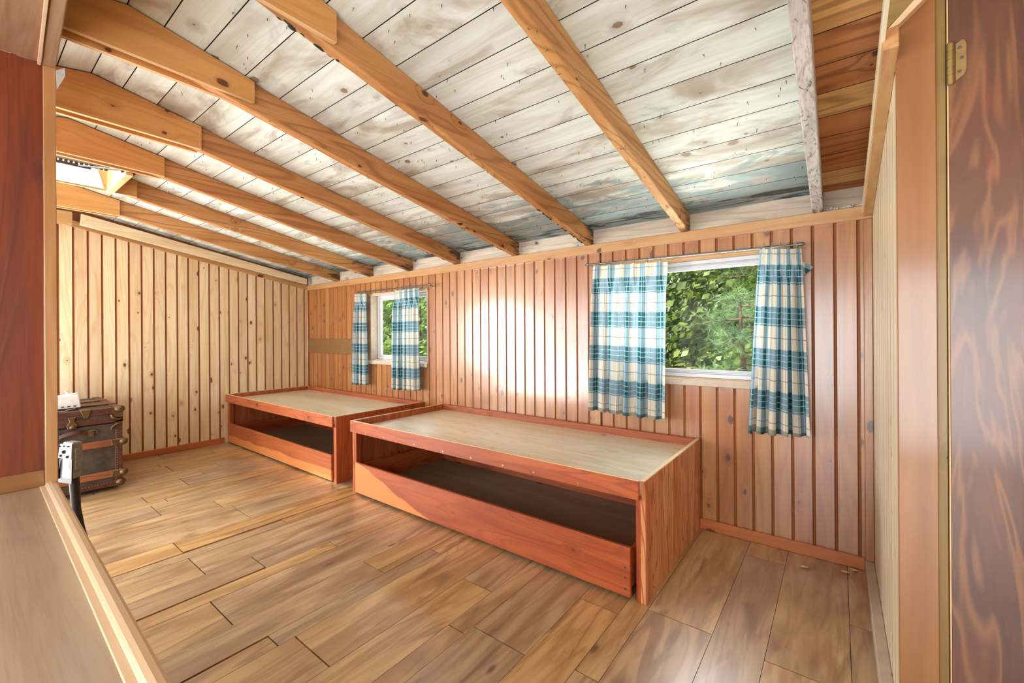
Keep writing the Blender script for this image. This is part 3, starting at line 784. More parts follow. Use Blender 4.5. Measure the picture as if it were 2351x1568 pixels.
# ------------------------------------------------------------------ curtains
def curtain(label, xt, xb, z1, z0, npl, width, amp_t, amp_b, y0=None, uoff=0., seed=0, skew=None, group=None, tab=None):
    y0 = W - .068 if y0 is None else y0
    rg = random.Random(seed)
    nu, nv = npl * 14, 46
    H = z1[0] - z0[0]
    phs = [rg.uniform(-.5, .5) for _ in range(npl + 2)]; am = [rg.uniform(.65, 1.25) for _ in range(npl + 2)]
    vs = []; cl = []
    def X(s, v):
        xa = xt[0] + (xt[1] - xt[0]) * s; xc = xb[0] + (xb[1] - xb[0]) * s
        e = v ** .8
        return xa + (xc - xa) * e
    for j in range(nv + 1):
        v = j / nv
        for i in range(nu + 1):
            s = i / nu
            k = s * npl; ik = int(min(k, npl - 1e-6)); fk = k - ik
            x = X(s, v); zt_ = z1[0] + (z1[1] - z1[0]) * s; zb_ = z0[0] + (z0[1] - z0[0]) * s
            drop = zt_ - zb_
            z = zt_ - drop * v
            # pinch pleats at the head: narrow triple fold near cell middle, flat between
            pin = math.exp(-((fk - .5) / .10) ** 2)
            head = pin * -.030 + .009 * math.cos(2 * PI * (fk - .5) * 6) * math.exp(-((fk - .5) / .16) ** 2)
            fold = -math.cos(2 * PI * (k + .25 * phs[ik] * math.sin(PI * fk)))
            fold += .45 * math.sin(2 * PI * (k * 1.7 + phs[0]) + 1.5 * v)
            a = (amp_t + (amp_b - amp_t) * v) * am[ik] ** (math.sin(PI * fk) * .8)
            w = min(1, max(0, (v - .05) / .16)); w = w * w * (3 - 2 * w)
            y = y0 + head * (1 - w) + fold * a * w
            x += (.30 * a * math.sin(4 * PI * k)) * w
            if j == nv: z += .0
            z -= .004 * math.sin(2 * PI * k) * v
            vs.append((x, y, z)); cl.append((s * width + uoff, v * drop, 0))
    m = MB(); fs = []
    for j in range(nv):
        for i in range(nu):
            a = j * (nu + 1) + i
            fs.append((a, a + nu + 1, a + nu + 2, a + 1))
    t = thing('curtain', ((xt[0] + xt[1]) / 2, y0, z0[0]), label, 'curtain', group)
    m._add(vs, fs, 0, 0, smooth=True)
    def fin(o, data):
        a = o.data.attributes.new('cl', 'FLOAT_VECTOR', 'POINT'); a.data.foreach_set('vector', [q for c in data for q in c])
    o = m.build('cloth', M['plaid'], t); fin(o, cl)
    if tab:   # a folded corner of the heading sticking out
        (p0, p1, p2) = tab
        m = MB(); p0, p1, p2 = Vector(p0), Vector(p1), Vector(p2)
        vs2 = []; cl2 = []; fs2 = []; n = 6
        for i in range(n + 1):
            for j in range(n + 1 - i):
                q = p0 + (p1 - p0) * (i / n) + (p2 - p0) * (j / n)
                q.y += .012 * math.sin(PI * i / n)
                vs2.append(q); cl2.append((i / n * .07, j / n * .09 + .06, 0))
        idx = lambda i, j: sum(n + 1 - q for q in range(i)) + j
        for i in range(n):
            for j in range(n - i):
                fs2.append((idx(i, j), idx(i + 1, j), idx(i, j + 1)))
                if j < n - i - 1: fs2.append((idx(i + 1, j), idx(i + 1, j + 1), idx(i, j + 1)))
        m._add(vs2, fs2, 0, 0, smooth=True); o = m.build('turned_corner', M['plaid'], t); fin(o, cl2)
    # rings
    m = MB(); x = xt[0] + (xt[1] - xt[0]) * .5 / npl; zt_ = z1[0] + (z1[1] - z1[0]) * .5 / npl
    c = Vector((x, W - .07, zt_ + .018))
    m.tube([c + Vector((.003 * math.sin(a * PI / 6), .012 * math.cos(a * PI / 6), .014 * math.sin(a * PI / 6))) for a in range(13)], .0014, 6, cap=False)
    r0 = m.build('curtain_ring', M['brass'], t, origin=tuple(c))
    for k in range(1, npl):
        f = k / npl
        copy_part(r0, t, ((xt[1] - xt[0]) * f, 0, (z1[1] - z1[0]) * f))
    return t

curtain('wide spread plaid curtain drawn over the left half of the wide window', (-1.262, -.785), (-1.288, -.797), (1.548, 1.529), (.616, .602), 6, 1.02, .013, .026, uoff=.0, seed=2, group='blue and white plaid curtains')
curtain('bunched flaring plaid curtain at the right edge of the wide window', (-.318, -.140), (-.372, -.108), (1.544, 1.524), (.592, .604), 5, .95, .019, .029, uoff=.05, seed=5, group='blue and white plaid curtains',
        tab=((-.155, W - .058, 1.475), (-.092, W - .030, 1.435), (-.155, W - .058, 1.375)))
curtain('narrow plaid curtain hanging beside the brown panel at the left of the narrow window', (-3.956, -3.765), (-4.006, -3.745), (1.528, 1.525), (.597, .606), 4, .62, .014, .020, uoff=.1, seed=8, group='blue and white plaid curtains',
        tab=((-3.945, W - .05, 1.46), (-4.005, W - .03, 1.44), (-3.945, W - .05, 1.38)))
curtain('bunched plaid curtain hanging in front of the middle of the narrow window', (-3.312, -2.971), (-3.334, -2.956), (1.522, 1.528), (.597, .610), 5, .95, .017, .026, uoff=.02, seed=4, group='blue and white plaid curtains')

def rod(label, a, b, mat):
    t = thing('curtain_rod', ((a[0] + b[0]) / 2, W, a[1] - .02), label, 'curtain rod', 'curtain rods')
    A, B = Vector((a[0], W - .07, a[1])), Vector((b[0], W - .07, b[1]))
    m = MB(); m.tube([A, B], .0052, 10); m.build('tube', M[mat], t)
    for P_, s in ((A, -1), (B, 1)):
        m = MB(); m.tube([P_, P_ + Vector((s * .012, 0, 0)), P_ + Vector((s * .026, 0, 0))], [.009, .010, .004], 10); m.build('finial', M[mat], t)
        m = MB(); q = P_ + Vector((-s * .006, 0, -.004)); m.tube([q, Vector((q.x, W - .004, q.z - .006))], .004, 8); m.box((q.x - .010, W - .005, q.z - .03), (q.x + .010, W, q.z + .02)); m.build('bracket', M['brass'], t)
rod('dark metal curtain rod above the wide window', (-1.290, 1.563), (-.150, 1.546), 'steel')
rod('thin metal curtain rod above the narrow window', (-3.895, 1.545), (-2.835, 1.545), 'steel')

m = MB(); m.box((-5.040, W - .012, .900), (-3.93, W - .001, 1.068)); m.build('wall_board', M['brownpanel'], label='plain brown board fixed flat on the plank wall left of the narrow window', cat='board', bevel=.002)

# ------------------------------------------------------------------ bunks
def bunk(label, x0, x1, yf, h, rail, drawer_x, dz, endmat, deckz, screws, dyf):
    t = thing('bunk_bed', ((x0 + x1) / 2, (yf + W) / 2, 0), label, 'bed', 'built-in bunk boxes along the window wall')
    th = .022; yb = W - .008
    for nm, a, b, mt in (('end_panel', x0, x0 + th, 'bunk'), ('end_panel', x1 - th, x1, endmat)):
        m = MB(); m.box((a, yf + .002, 0), (b, yb, h - .001), axis=2); m.build(nm, M[mt], t, bevel=.0015)
    # post strips inside the front corners
    for a, b in ((x0 + th, x0 + th + .020), (x1 - th - .020, x1 - th)):
        m = MB(); m.box((a, yf + .004, 0), (b, yf + .045, rail), axis=2); m.build('corner_strip', M['bunk'], t, bevel=.001)
    m = MB(); m.box((x0 + .001, yf - .018, rail), (x1 - th, yf, h)); fr = m.build('front_rail', M['bunk'], t, bevel=.002)
    m = MB(); m.box((x0 + th, yb - .016, deckz - .02), (x1 - th, yb, h)); m.build('back_rail', M['bunk'], t, bevel=.002)
    m = MB(); m.box((x0 + th, yf, deckz - .016), (x1 - th, yb - .016, deckz)); m.build('deck', M['deck'], t)
    m = MB()  # bare pale edges of the plywood along the rim
    m.box((x0 + .002, yf - .016, h), (x1 - th, yf - .002, h + .0012), axis=0)
    m.box((x0 + .002, yf, h - .001), (x0 + th - .002, yb, h + .0012), axis=1)
    m.box((x1 - th + .002, yf - .002, h - .001), (x1 - .002, yb, h + .0012), axis=1)
    m.build('rim_edge', M['bunk_edge'], t)
    # trundle drawer
    dx0, dx1 = drawer_x
    m = MB()
    m.box((dx0 + .01, dyf + .02, .05), (dx1 - .01, yb - .05, .062)); d = m.build('drawer', M['drawer_in'], t)
    m = MB(); m.box((dx0, dyf, .014), (dx1, dyf + .020, dz)); m.build('drawer_front', M['bunk_drawer'], d, bevel=.003)
    for a in (dx0 + .002, dx1 - .020):
        m = MB(); m.box((a, dyf + .02, .05), (a + .018, yb - .05, dz - .02), axis=1); m.build('drawer_side', M['bunk'], d, bevel=.001)
    m = MB(); m.box((dx0 + .02, yb - .068, .05), (dx1 - .02, yb - .05, dz - .02)); m.build('drawer_back', M['bunk'], d)
    m = MB(); x, z = screws[0]
    m.tube([(x, yf - .0175, z), (x, yf - .0195, z)], .0048, 10); s0 = m.build('screw', M['brass'], t, origin=(x, yf - .018, z))
    for x2, z2 in screws[1:]: copy_part(s0, t, (x2 - x, 0, z2 - z))
    if drawer_x[1] > -1:
        m = MB(); m.tube([(-.712, dyf + .0005, .137), (-.712, dyf - .0015, .137)], .005, 10); c0 = m.build('drawer_screw', M['steel'], d, origin=(-.712, dyf, .137))
        for z in (.094, .048): copy_part(c0, d, (0, 0, z - .137))
    return t, d
b2, d2 = bunk('long bunk box nearest the camera with worn flaking end panel under the wide window', -2.740, -.629, 1.715, .509, .430, (-2.690, -.690), .222, 'bunk_worn', .462,
     [(-2.55, .448), (-2.35, .446), (-2.05, .446), (-1.80, .446), (-1.58, .446), (-1.36, .446), (-1.17, .446), (-.93, .446)], 1.702)
b1, d1 = bunk('farther bunk box in the corner under the narrow window', L + .004, -2.981, 1.732, .502, .422, (-5.01, -3.035), .208, 'bunk', .458, [(-3.02, .47), (-3.02, .44)], 1.722)

# ------------------------------------------------------------------ steamer trunk
tx, ty0, ty1, tz = -4.183, .20, .752, .594
T = thing('steamer_trunk', (-4.6, .476, 0), 'old brown steamer trunk with leather handle and metal corners against the left wall', 'trunk')
xb = -5.03
m = MB(); m.box((xb, ty0, .03), (tx, ty1, .484)); m.build('body', M['trunk'], T, bevel=.004)
m = MB(); m.box((xb, ty0, .488), (tx, ty1, tz - .004)); m.build('lid', M['trunk'], T, bevel=.006)
m = MB()
e = .005; w = .038
for y0_ in (ty0, ty1 - w):
    m.box((tx - .002, y0_, .03), (tx + e, y0_ + w, tz - .03), axis=2)
m.box((tx - .002, ty0, tz - .045), (tx + e, ty1, tz + .002), axis=1); m.box((tx - .002, ty0, .03), (tx + e, ty1, .066), axis=1)
m.box((tx - .002, ty0, .490), (tx + e, ty1, .530), axis=1)
m.box((xb, ty1 - .002, .03), (tx, ty1 + e, .066)); m.box((xb, ty1 - .002, tz - .045), (tx, ty1 + e, tz + .002)); m.box((xb, ty1 - .002, .490), (tx, ty1 + e, .530))
m.box((tx - w, ty0, tz - .006), (tx + .002, ty1, tz + .002), axis=1); m.box((xb, ty1 - w, tz - .006), (tx, ty1 + .002, tz + .002))
m.build('leather_binding', M['trunk_trim'], T, bevel=.002)
for z in (.322, .098):
    m = MB(); m.box((tx, ty0 - .002, z), (tx + .014, ty1 + .012, z + .048), axis=1); m.box((xb, ty1, z), (tx + .01, ty1 + .014, z + .048)); m.build('wooden_slat', M['slat'], T, bevel=.003)
for x in (-4.45, -4.75):
    m = MB(); m.box((x, ty0, tz - .002), (x + .035, ty1 + .004, tz + .010), axis=1); m.build('lid_slat', M['slat'], T, bevel=.003)
def boss(c, r, sc=(1, 1, 1)):
    m = MB(); m.sphere(c, r, 12, 8, sc); return m
m = boss((tx - .01, ty1 - .015, tz - .012), .034, (1, 1, .8)); m.box((tx + .002, ty1 - .05, tz - .07), (tx + .009, ty1 + .004, tz - .01)); m.build('corner_cap', M['bronze'], T)
m = boss((tx - .008, ty1 - .012, .050), .032, (1, 1, .9)); m.box((tx + .002, ty1 - .055, .03), (tx + .009, ty1 + .004, .075)); m.build('corner_cap', M['bronze'], T)
for z in (.346, .122):
    m = boss((tx + .010, ty1 + .004, z), .026, (.9, 1, 1)); m.box((tx + .012, ty1 - .06, z - .018), (tx + .018, ty1 + .01, z + .018)); m.build('slat_clamp', M['bronze'], T, bevel=.002)
for (yy, z, s) in ((.562, tz - .02, 1.), (.40, tz - .02, 1.)):
    m = MB(); m.box((tx - .03, yy - .03, tz), (tx + .006, yy + .03, tz + .010)); m.prism([(tx + .004, yy - .03, tz + .006), (tx + .004, yy + .03, tz + .006), (tx + .004, yy + .012, tz - .05), (tx + .004, yy - .012, tz - .05)], (.009, 0, 0), axis=1)
    m.build('lid_clasp', M['bronze'], T, bevel=.003)
m = MB(); yy = .492
m.prism([(tx + .004, yy + a, b) for a, b in ((-.020, .558), (.020, .558), (.012, .530), (.027, .505), (.022, .482), (0, .470), (-.022, .482), (-.027, .505), (-.012, .530))], (.012, 0, 0), axis=1)
m.sphere((tx + .014, yy, .492), .016); m.build('lock_plate', M['bronze'], T, bevel=.003)
for z0_, z1_ in ((.512, .548), (.478, .442)):
    m = MB(); m.tube([(tx + .008, .745, z0_), (tx + .016, .72, z0_ - (.02 if z0_ > .5 else -.02) * 0), (tx + .018, .695, (z0_ + z1_) / 2), (tx + .012, .69, z1_)], [.008, .009, .008, .006], 8); m.build('draw_bolt', M['bronze'], T)
m = MB(); pts = []
for k in range(13):
    a = k / 12; pts.append((tx + .006 + .024 * math.sin(PI * a), .43 + .145 * a, .432 + .024 * math.sin(PI * a)))
for a, b in zip(pts, pts[1:]):
    m.prism([(a[0], a[1], a[2] - .012), (b[0], b[1], b[2] - .012), (b[0], b[1], b[2] + .012), (a[0], a[1], a[2] + .012)], (.005, 0, 0), axis=1)
m.build('leather_handle', M['trunk_trim'], T)
m = MB(); m.box((tx + .002, .562, .410), (tx + .014, .600, .456)); m.tube([(tx + .014, .575, .452), (tx + .022, .60, .456), (tx + .020, .622, .445), (tx + .012, .615, .432)], .005, 8); m.build('handle_buckle', M['bronze'], T)
m = MB(); rg = random.Random(2)
for z in (.558, .545 - .0, ): 
    for k in range(34): m.sphere((tx + .007, ty0 + .02 + k * .016, tz - .036), .0024, 6, 4)
for k in range(26): m.sphere((tx + .007, ty1 - .03, .07 + k * .018), .0024, 6, 4)
for k in range(34): m.sphere((tx + .007, ty0 + .02 + k * .016, .058), .0024, 6, 4)
tag(m.build('tack', M['brass'], T), kind='stuff')

# white box on the trunk
B = thing('router_box', (tx - .15, .47, tz + .012), 'small white plastic router box with three dark slots standing on the trunk lid', 'router')
m = MB()
zb = tz + .012
m.prism([(tx - .12, .36, zb), (tx - .12, .555, zb), (tx - .125, .545, zb + .095), (tx - .125, .36, zb + .085)], (-.11, 0, 0), axis=1)
m.build('housing', M['whiteplastic'], B, bevel=.008, bseg=3)
for k in range(3):
    m = MB(); y = .455 + k * .030; m.box((tx - .1195, y, zb + .012), (tx - .118, y + .014, zb + .019)); m.build('port_slot', M['black'], B)
m = MB(); m.tube([(tx - .16, .50, zb + .09), (tx - .165, .48, zb + .125)], [.009, .007], 8); m.tube([(tx - .15, .50, zb + .097), (tx - .15, .54, zb + .102)], .006, 8); m.build('antenna_stub', M['whiteplastic'], B)
m = MB(); p = [(tx - .03, .36 + .02 * k, tz + .011 + .003 * math.sin(k)) for k in range(6)] + [(tx - .05 - .01 * k, .48 + .01 * k, tz + .012) for k in range(5)]
m.tube(p, .002, 6); m.build('string', M['mould'], label='loose pale string lying on the trunk lid beside the white box', cat='string')

# ------------------------------------------------------------------ bracket lever behind the ledge
Bk = thing('folding_bracket', (-2.42, .30, 0), 'chrome plate and grey cast cap on a bent black leg standing behind the ledge', 'bracket')
def plate(za, zb_, xa=-2.43, xb_=-2.36):
    mm = MB(); mm.prism([(xa, .247, za), (xb_, .276, za), (xb_, .278, zb_), (xa, .252, zb_ - .005)], (-.006, .006, 0), axis=2); return mm
plate(.640, .700).build('chrome_plate', M['chrome'], Bk, bevel=.002)
m = plate(.545, .6395, -2.436); m.box((-2.436, .243, .56), (-2.428, .250, .64)); m.build('channel', M['gloss_black'], Bk, bevel=.001)
m = MB(); m.prism([(-2.36, .276, .560), (-2.385, .306, .565), (-2.388, .314, .640), (-2.385, .311, .702), (-2.36, .281, .705)], (-.055, -.022, 0), axis=2)
m.build('cast_cap', M['pewter'], Bk, bevel=.006, bseg=2)
m = MB(); m.prism([(-2.363, .2835, .60), (-2.372, .295, .60), (-2.372, .297, .68), (-2.363, .285, .68)], (.004, .002, 0), axis=2); m.build('raised_rib', M['pewter'], Bk, bevel=.002)
m = MB()
for (a, z, r) in ((.2, .688, .0035), (.8, .690, .0035), (.5, .668, .0075), (.5, .690, .003), (.25, .652, .005), (.75, .650, .006)):
    p = Vector((-2.43, .249, 0)).lerp(Vector((-2.36, .278, 0)), a); m.tube([(p.x + .000, p.y - .0025, z), (p.x + .002, p.y - .0035, z)], r, 10)
tag(m.build('plate_holes', M['black'], Bk), kind='stuff')
m = MB(); m.tube([(-2.40, .288, .56), (-2.395, .290, .50), (-2.39, .292, .44), (-2.385, .302, .36), (-2.37, .318, .27), (-2.36, .325, .12), (-2.36, .325, .0)], [.016, .015, .014, .014, .014, .014, .014], 10)
m.build('bent_leg', M['black'], Bk)

# ------------------------------------------------------------------ alcove: ledge, partition, overhead board
def skew(x): return .2165 - (x + 2.14) * .019        # the opening is not quite square with the room
ZL = .612
XE = -.55
LG = thing('ledge', (-1.35, 0, 0), 'worn brown wooden ledge with a pale rounded moulding along its edge', 'ledge')
m = MB(); m.prism([(-2.16, -.6, ZL - .02), (XE, -.6, ZL - .02), (XE, skew(XE) - .03, ZL - .02), (-2.16, skew(-2.16) - .03, ZL - .02)], (0, 0, .02), axis=0)
m.build('ledge_top', M['ledge'], LG)
m = MB()
prof = [(-.043, -.001), (-.041, .003), (-.030, .004), (-.028, .007), (-.024, .011), (-.016, .013), (-.007, .011), (-.001, .005), (0, -.004), (-.003, -.012), (-.003, -.05), (-.043, -.05)]
a = [(-2.13, skew(-2.13) + p[0], ZL + p[1]) for p in prof]; b = [(XE, skew(XE) + p[0], ZL + p[1]) for p in prof]
n = len(prof); fs = [(i, (i + 1) % n, (i + 1) % n + n, i + n) for i in range(n)] + [tuple(range(n - 1, -1, -1)), tuple(range(n, 2 * n))]
m._add([Vector(p) for p in a + b], fs, 0, 0, smooth=False); mo = m.build('edge_moulding', M['mould'], LG)
m = MB(); m.prism([(-2.13, skew(-2.13) - .030, 0), (XE, skew(XE) - .030, 0), (XE, skew(XE) - .012, 0), (-2.13, skew(-2.13) - .012, 0)], (0, 0, ZL - .05), axis=0); m.box((XE - .02, -.6, 0), (XE, skew(XE) - .03, ZL - .02), axis=1); m.box((-2.16, -.6, 0), (-2.14, skew(-2.14) - .03, ZL - .02), axis=1)
m.build('apron', M['ledge'], LG)
PT = thing('partition', (-2.15, -.2, ZL), 'dark red-brown partition board with a lighter upright edge strip on the ledge', 'partition')
m = MB(); m.box((-2.165, -.6, ZL + .001), (-2.142, skew(-2.14) - .030, 2.043), axis=2); m.build('panel', M['dark_panel'], PT)
m = MB(); m.box((-2.175, skew(-2.14) - .029, ZL - .055), (-2.130, skew(-2.14) + .001, 2.045), axis=2); m.build('edge_strip', M['trim'], PT, bevel=.002)
m = MB(); m.box((-2.142, -.6, ZL + .001), (-2.136, skew(-2.14) - .030, ZL + .055), axis=1); m.build('foot_strip', M['casing'], PT, bevel=.001)
HD = thing('overhead_shelf', (-1.4, -.2, 2.02), 'dusty brown overhead boards with a pale-edged front board above the partition', 'shelf')
m = MB(); m.prism([(-2.14, -.6, 2.044), (XE, -.6, 2.044), (XE, skew(XE) - .035, 2.044), (-2.14, skew(-2.14) - .035, 2.044)], (0, 0, .010), axis=0); m.build('soffit', M['soffit'], HD)
m = MB(); sk = lambda x: .213 - (x + 2.05) * .05
m.prism([(-2.13, sk(-2.13) - .032, 2.035), (XE, sk(XE) - .032, 2.035), (XE, sk(XE), 2.035), (-2.13, sk(-2.13), 2.035)], (0, 0, .020), axis=0); m.build('front_board', M['soffit'], HD, bevel=.003)
m = MB(); m.prism([(-2.13, sk(-2.13) - .042, 2.03), (XE, sk(XE) - .042, 2.03), (XE, sk(XE) - .034, 2.03), (-2.13, sk(-2.13) - .034, 2.03)], (0, 0, .024), axis=0); m.build('pale_lip', M['mould'], HD, bevel=.001)
# torn paper corner on the edge strip
m = MB(); yy = skew(-2.14) + .001
m.prism([(-2.13, yy, 2.03), (-2.13, yy + .022, 2.05), (-2.13, yy + .022, 2.02), (-2.13, yy + .002, 1.965)], (.003, 0, 0), axis=1); m.build('torn_wrap', M['dust'], label='torn white scrap stuck to the top of the upright edge strip', cat='scrap')

# ------------------------------------------------------------------ closet side at the right of the picture
KD = YC / 1.138
def q(x, z): return (x * KD, S + (z - S) * KD)
trim('trim_7', (R - .002, YC - .014, 0), (q(.150, 0)[0], YC, 2.02), 'casing', 2, .002)
trim('trim_8', (q(.149, 0)[0], YC - .004, 0), (q(.1635, 0)[0], YC + .03, 2.05), 'olive', 2, .001)
D = bpy.data.objects.new('door_1', None); COL.objects.link(D); D.location = (.65, YC, .01); D['kind'] = 'structure'
dl = q(.1665, 0)[0]
m = MB(); m.box((dl, YC - .008, .01), (1.25, YC + .026, 2.02), axis=2); m.build('door_leaf', M['door'], D, bevel=.0015)
m = MB(); m.box((dl - .002, YC - .007, .01), (dl + .0005, YC + .020, 2.02), axis=2); m.build('door_edge', M['ply_edge'], D)
yh = YC - .0085
hp = [(2191, 107), (2206, 95), (2212, 95), (2217, 104), (2217.5, 160), (2212, 175), (2191, 192)]
def pq(u, v):
    a = (u - 1175.5) / 979.872; b = (v - 764.357) / 979.872
    c_, s_ = math.cos(ROLL), math.sin(ROLL)
    x_, y_ = a * c_ + b * s_, -a * s_ + b * c_
    dx, dy = -math.sin(YAW) + x_ * math.cos(YAW), math.cos(YAW) + x_ * math.sin(YAW)
    return dx / dy * YC, S - y_ / dy * YC
hq = [pq(*p) for p in hp]
m = MB(); m.prism([(x, yh, z) for x, z in hq], (0, -.0025, 0), axis=2); hg = m.build('hinge', M['brass'], D, bevel=.0006)
bx, bt = pq(2179.5, 108); _, bb = pq(2180, 197)
m = MB()
for k in range(5):
    z0_ = bb + (bt - bb) * k / 5; m.tube([(bx, yh - .006, z0_), (bx, yh - .006, z0_ + (bt - bb) / 5 - .0012)], .0072, 14)
m.tube([(bx, yh - .006, bb), (bx, yh - .006, bt)], .0060, 12)
m.tube([(bx, yh - .006, bt), (bx, yh - .006, bt + .004)], [.0078, .005], 12); m.tube([(bx, yh - .006, bb), (bx, yh - .006, bb - .004)], [.0078, .005], 12)
m.build('hinge_barrel', M['brass'], hg)
for u, v in ((2201, 114), (2206, 137), (2201, 168)):
    x, z = pq(u, v); m = MB(); m.tube([(x, yh - .0024, z), (x, yh - .0036, z)], .0042, 10); m.build('hinge_screw', M['steel'], hg)
# wall over and beside the closet door, out of view except its edge
mb = MB(); mb.box((1.25, YC, 0), (XH, YC + .03, 2.3), axis=2); mb.box((.225, YC + .001, 2.021), (1.25, YC + .03, 2.3)); mb.build('wall_closet', M['casing'], kind='structure')
def pz(u, v, dy):
    k = (YC - dy) / YC; x, z = pq(u, v); return (x * k, YC - dy, S + (z - S) * k)
mb = MB()
mb.prism([pz(2034, 66, .040), pz(2040, 62, .040), pz(2130, -32, .040), pz(2034, -32, .040)], (0, .022, 0), axis=0)
mb.build('header_board', M['olive'], label='olive brown diagonal board crossing over the top of the closet door casing', cat='board')
mb = MB()
mb.prism([pz(2035, 70, .044), pz(2065, 54, .044), pz(2140, -22, .044), pz(2124, -28, .044)], (0, .028, 0), axis=0)
mb.build('diagonal_edge', M['mould'], label='pale sawn strip along the lower edge of the diagonal board over the casing', cat='strip')

# ------------------------------------------------------------------ small debris
rg = random.Random(9)
m = MB()
for k in range(40):
    x, y = rg.uniform(-.04, R - .02), W + rg.uniform(-.004, .02)
    m.sphere((x, y, 1.708 + rg.uniform(0, .010)), rg.uniform(.004, .010), 6, 4, (rg.uniform(.8, 1.6), 1, rg.uniform(.4, .9)))
m.build('insulation', M['dust'], label='grey white insulation fluff lying on the top band in the last rafter bay', cat='insulation', kind='stuff')
for i, (x, y) in enumerate(((-.135, 2.44), (.055, 2.545), (.02, 2.50))):
    m = MB(); m.sphere((x, y, .006), .010, 8, 6, (1.5, .9, .55)); m.sphere((x + .012, y + .003, .005), .007, 8, 5, (1.3, .7, .5))
    m.build('wood_chip', M['chip'], label=['wood chip lying on the floor near the middle of the baseboard', 'larger wood chip on the floor in the corner by the end wall', 'tiny wood chip on the floor just short of the corner chip'][i], cat='wood chip', group='wood chips on the floor')

# ------------------------------------------------------------------ outside
m = MB(); m.box((-30, W + .3, -.9), (20, 30, -.8)); m.build('ground', M['ground'], kind='structure')

def pine(x, y, h, r, label, seed, mats, nb, z0=-.8, spread=1.6, low=.2):
    rg = random.Random(seed)
    t = thing('pine_tree', (x, y, z0), label, 'tree', 'pines outside the wide window')
    m = MB(); m.tube([(x, y, z0), (x + .05, y, z0 + h * .5), (x, y, z0 + h)], [r, r * .7, r * .2], 10); m.build('trunk', M['bark'], t)
    br = MB(); fo = MB()
    for k in range(nb):
        z = z0 + low + (h - low) * (k + rg.random()) / nb
        a = rg.uniform(0, 2 * PI); l = spread * (1 - .5 * (z - z0) / h) * rg.uniform(.7, 1.1)
        p = Vector((x, y, z)); d = Vector((math.cos(a), math.sin(a), rg.uniform(-.15, .15)))
        pts = [p + d * (l * q) + Vector((0, 0, -.10 * l * q * q)) for q in (0, .35, .7, 1)]
        br.tube(pts, [.012, .009, .006, .003], 5)
        for s in range(9):
            q = .3 + .7 * s / 8
            b0 = p + d * (l * q) + Vector((0, 0, -.10 * l * q * q))
            for w in range(2):
                sd = Vector((rg.uniform(-1, 1), rg.uniform(-1, 1), rg.uniform(-.4, .6))).normalized()
                tip = b0 + (sd + d * .7).normalized() * rg.uniform(.08, .25)
                br.tube([b0, tip], [.004, .002], 4, cap=False)
                vs = []; fs = []
                for q2 in range(34):
                    f = rg.uniform(.2, 1.05); c = b0.lerp(tip, f)
                    nd = ((tip - b0).normalized() * .8 + Vector((rg.uniform(-1, 1), rg.uniform(-1, 1), rg.uniform(-1, 1)))).normalized()
                    e = c + nd * rg.uniform(.06, .11)
                    sdv = nd.cross(Vector((rg.uniform(-1, 1), rg.uniform(-1, 1), rg.uniform(-1, 1)))).normalized() * .0022
                    i0 = len(vs); vs += [c - sdv, c + sdv, e]; fs.append((i0, i0 + 1, i0 + 2))
                fo._add(vs, fs, 0, 0)
    br.build('branches', M['bark'], t)
    fo.build('needles', mats, t)

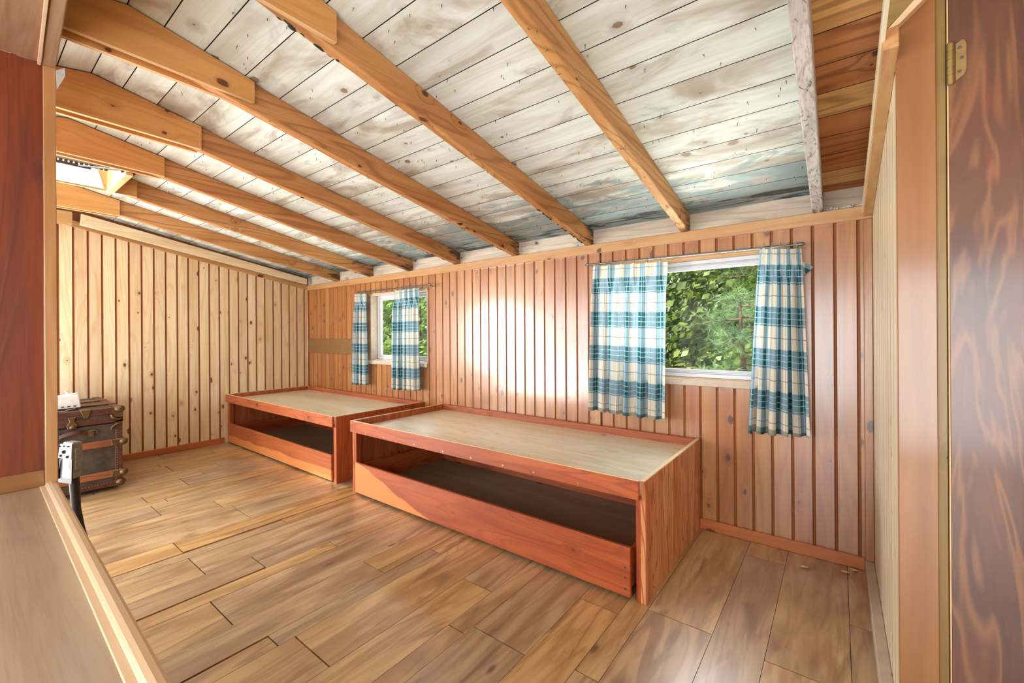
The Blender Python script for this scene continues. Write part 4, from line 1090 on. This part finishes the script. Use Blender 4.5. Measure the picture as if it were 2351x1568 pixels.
def broadleaf(x, y, h, label, seed, n=4200, rad=1.3, zc_=1.2, name='maple_tree', group=None, leaf=.06, mat='leaf'):
    rg = random.Random(seed)
    t = thing(name, (x, y, -.8), label, 'tree', group)
    m = MB(); m.tube([(x, y, -.8), (x + .1, y, .4), (x, y, h)], [.07, .05, .02], 8)
    for k in range(16):
        a = rg.uniform(0, 2 * PI); z = rg.uniform(-.2, h * .8); p = Vector((x, y, z)); d = Vector((math.cos(a), math.sin(a), .5)) * rad * rg.uniform(.5, .9)
        m.tube([p, p + d * .5 + Vector((0, 0, .04)), p + d], [.014, .009, .004], 5, cap=False)
    m.build('trunk', M['bark'], t)
    f = MB(); vs = []; fs = []
    for k in range(n):
        u = Vector((rg.gauss(0, 1), rg.gauss(0, 1), rg.gauss(0, 1))).normalized() * rad * rg.random() ** .33
        c = Vector((x, y, zc_)) + Vector((u.x, u.y, u.z * 1.35))
        if c.y < W + .45: continue
        nrm = Vector((rg.gauss(0, 1), rg.gauss(0, 1) - .6, rg.gauss(0, 1) + .8)).normalized()
        a = nrm.orthogonal().normalized() * leaf * rg.uniform(.6, 1.1); b = nrm.cross(a)
        i0 = len(vs); vs += [c - a, c + b * .6, c + a, c - b * .6]; fs.append((i0, i0 + 1, i0 + 2, i0 + 3))
    f._add(vs, fs, 0, 0); f.build('leaves', M[mat], t)

pine(-.80, 4.9, 2.3, .05, 'pale blue-green young pine close outside the wide window', 3, M['needle_blue'], 34, spread=.75)
pine(-3.2, 7.3, 5.5, .11, 'olive green pine behind the young pine outside the wide window', 6, M['needle'], 56, spread=1.2)
pine(-.75, 8.4, 6.0, .16, 'tall dark pine with a thick trunk at the far side outside the wide window', 9, M['needle'], 56, spread=1.2)
broadleaf(-3.4, 13.0, 4.5, 'leafy tree filling the gap between the pines', 21, 6500, 3.0, 1.7, group='leafy trees outside', leaf=.15, mat='leaf_far')
broadleaf(-6.3, 5.3, 3.4, 'bright green leafy tree seen through the clear half of the narrow window', 22, 5600, 1.5, 1.3, group='leafy trees outside', leaf=.065)
broadleaf(-10.6, 9.0, 4.0, 'second leafy tree farther off outside the narrow window', 23, 5600, 2.4, 1.6, group='leafy trees outside', leaf=.11)
broadleaf(-2.2, 21.0, 6.0, 'big dark green leafy tree far behind the pines', 24, 7000, 5.0, 2.6, group='leafy trees outside', leaf=.34, mat='leaf_far')
broadleaf(-17.0, 17.0, 6.0, 'big dark green leafy tree far behind the narrow window', 25, 7000, 5.0, 2.6, group='leafy trees outside', leaf=.34, mat='leaf_far')
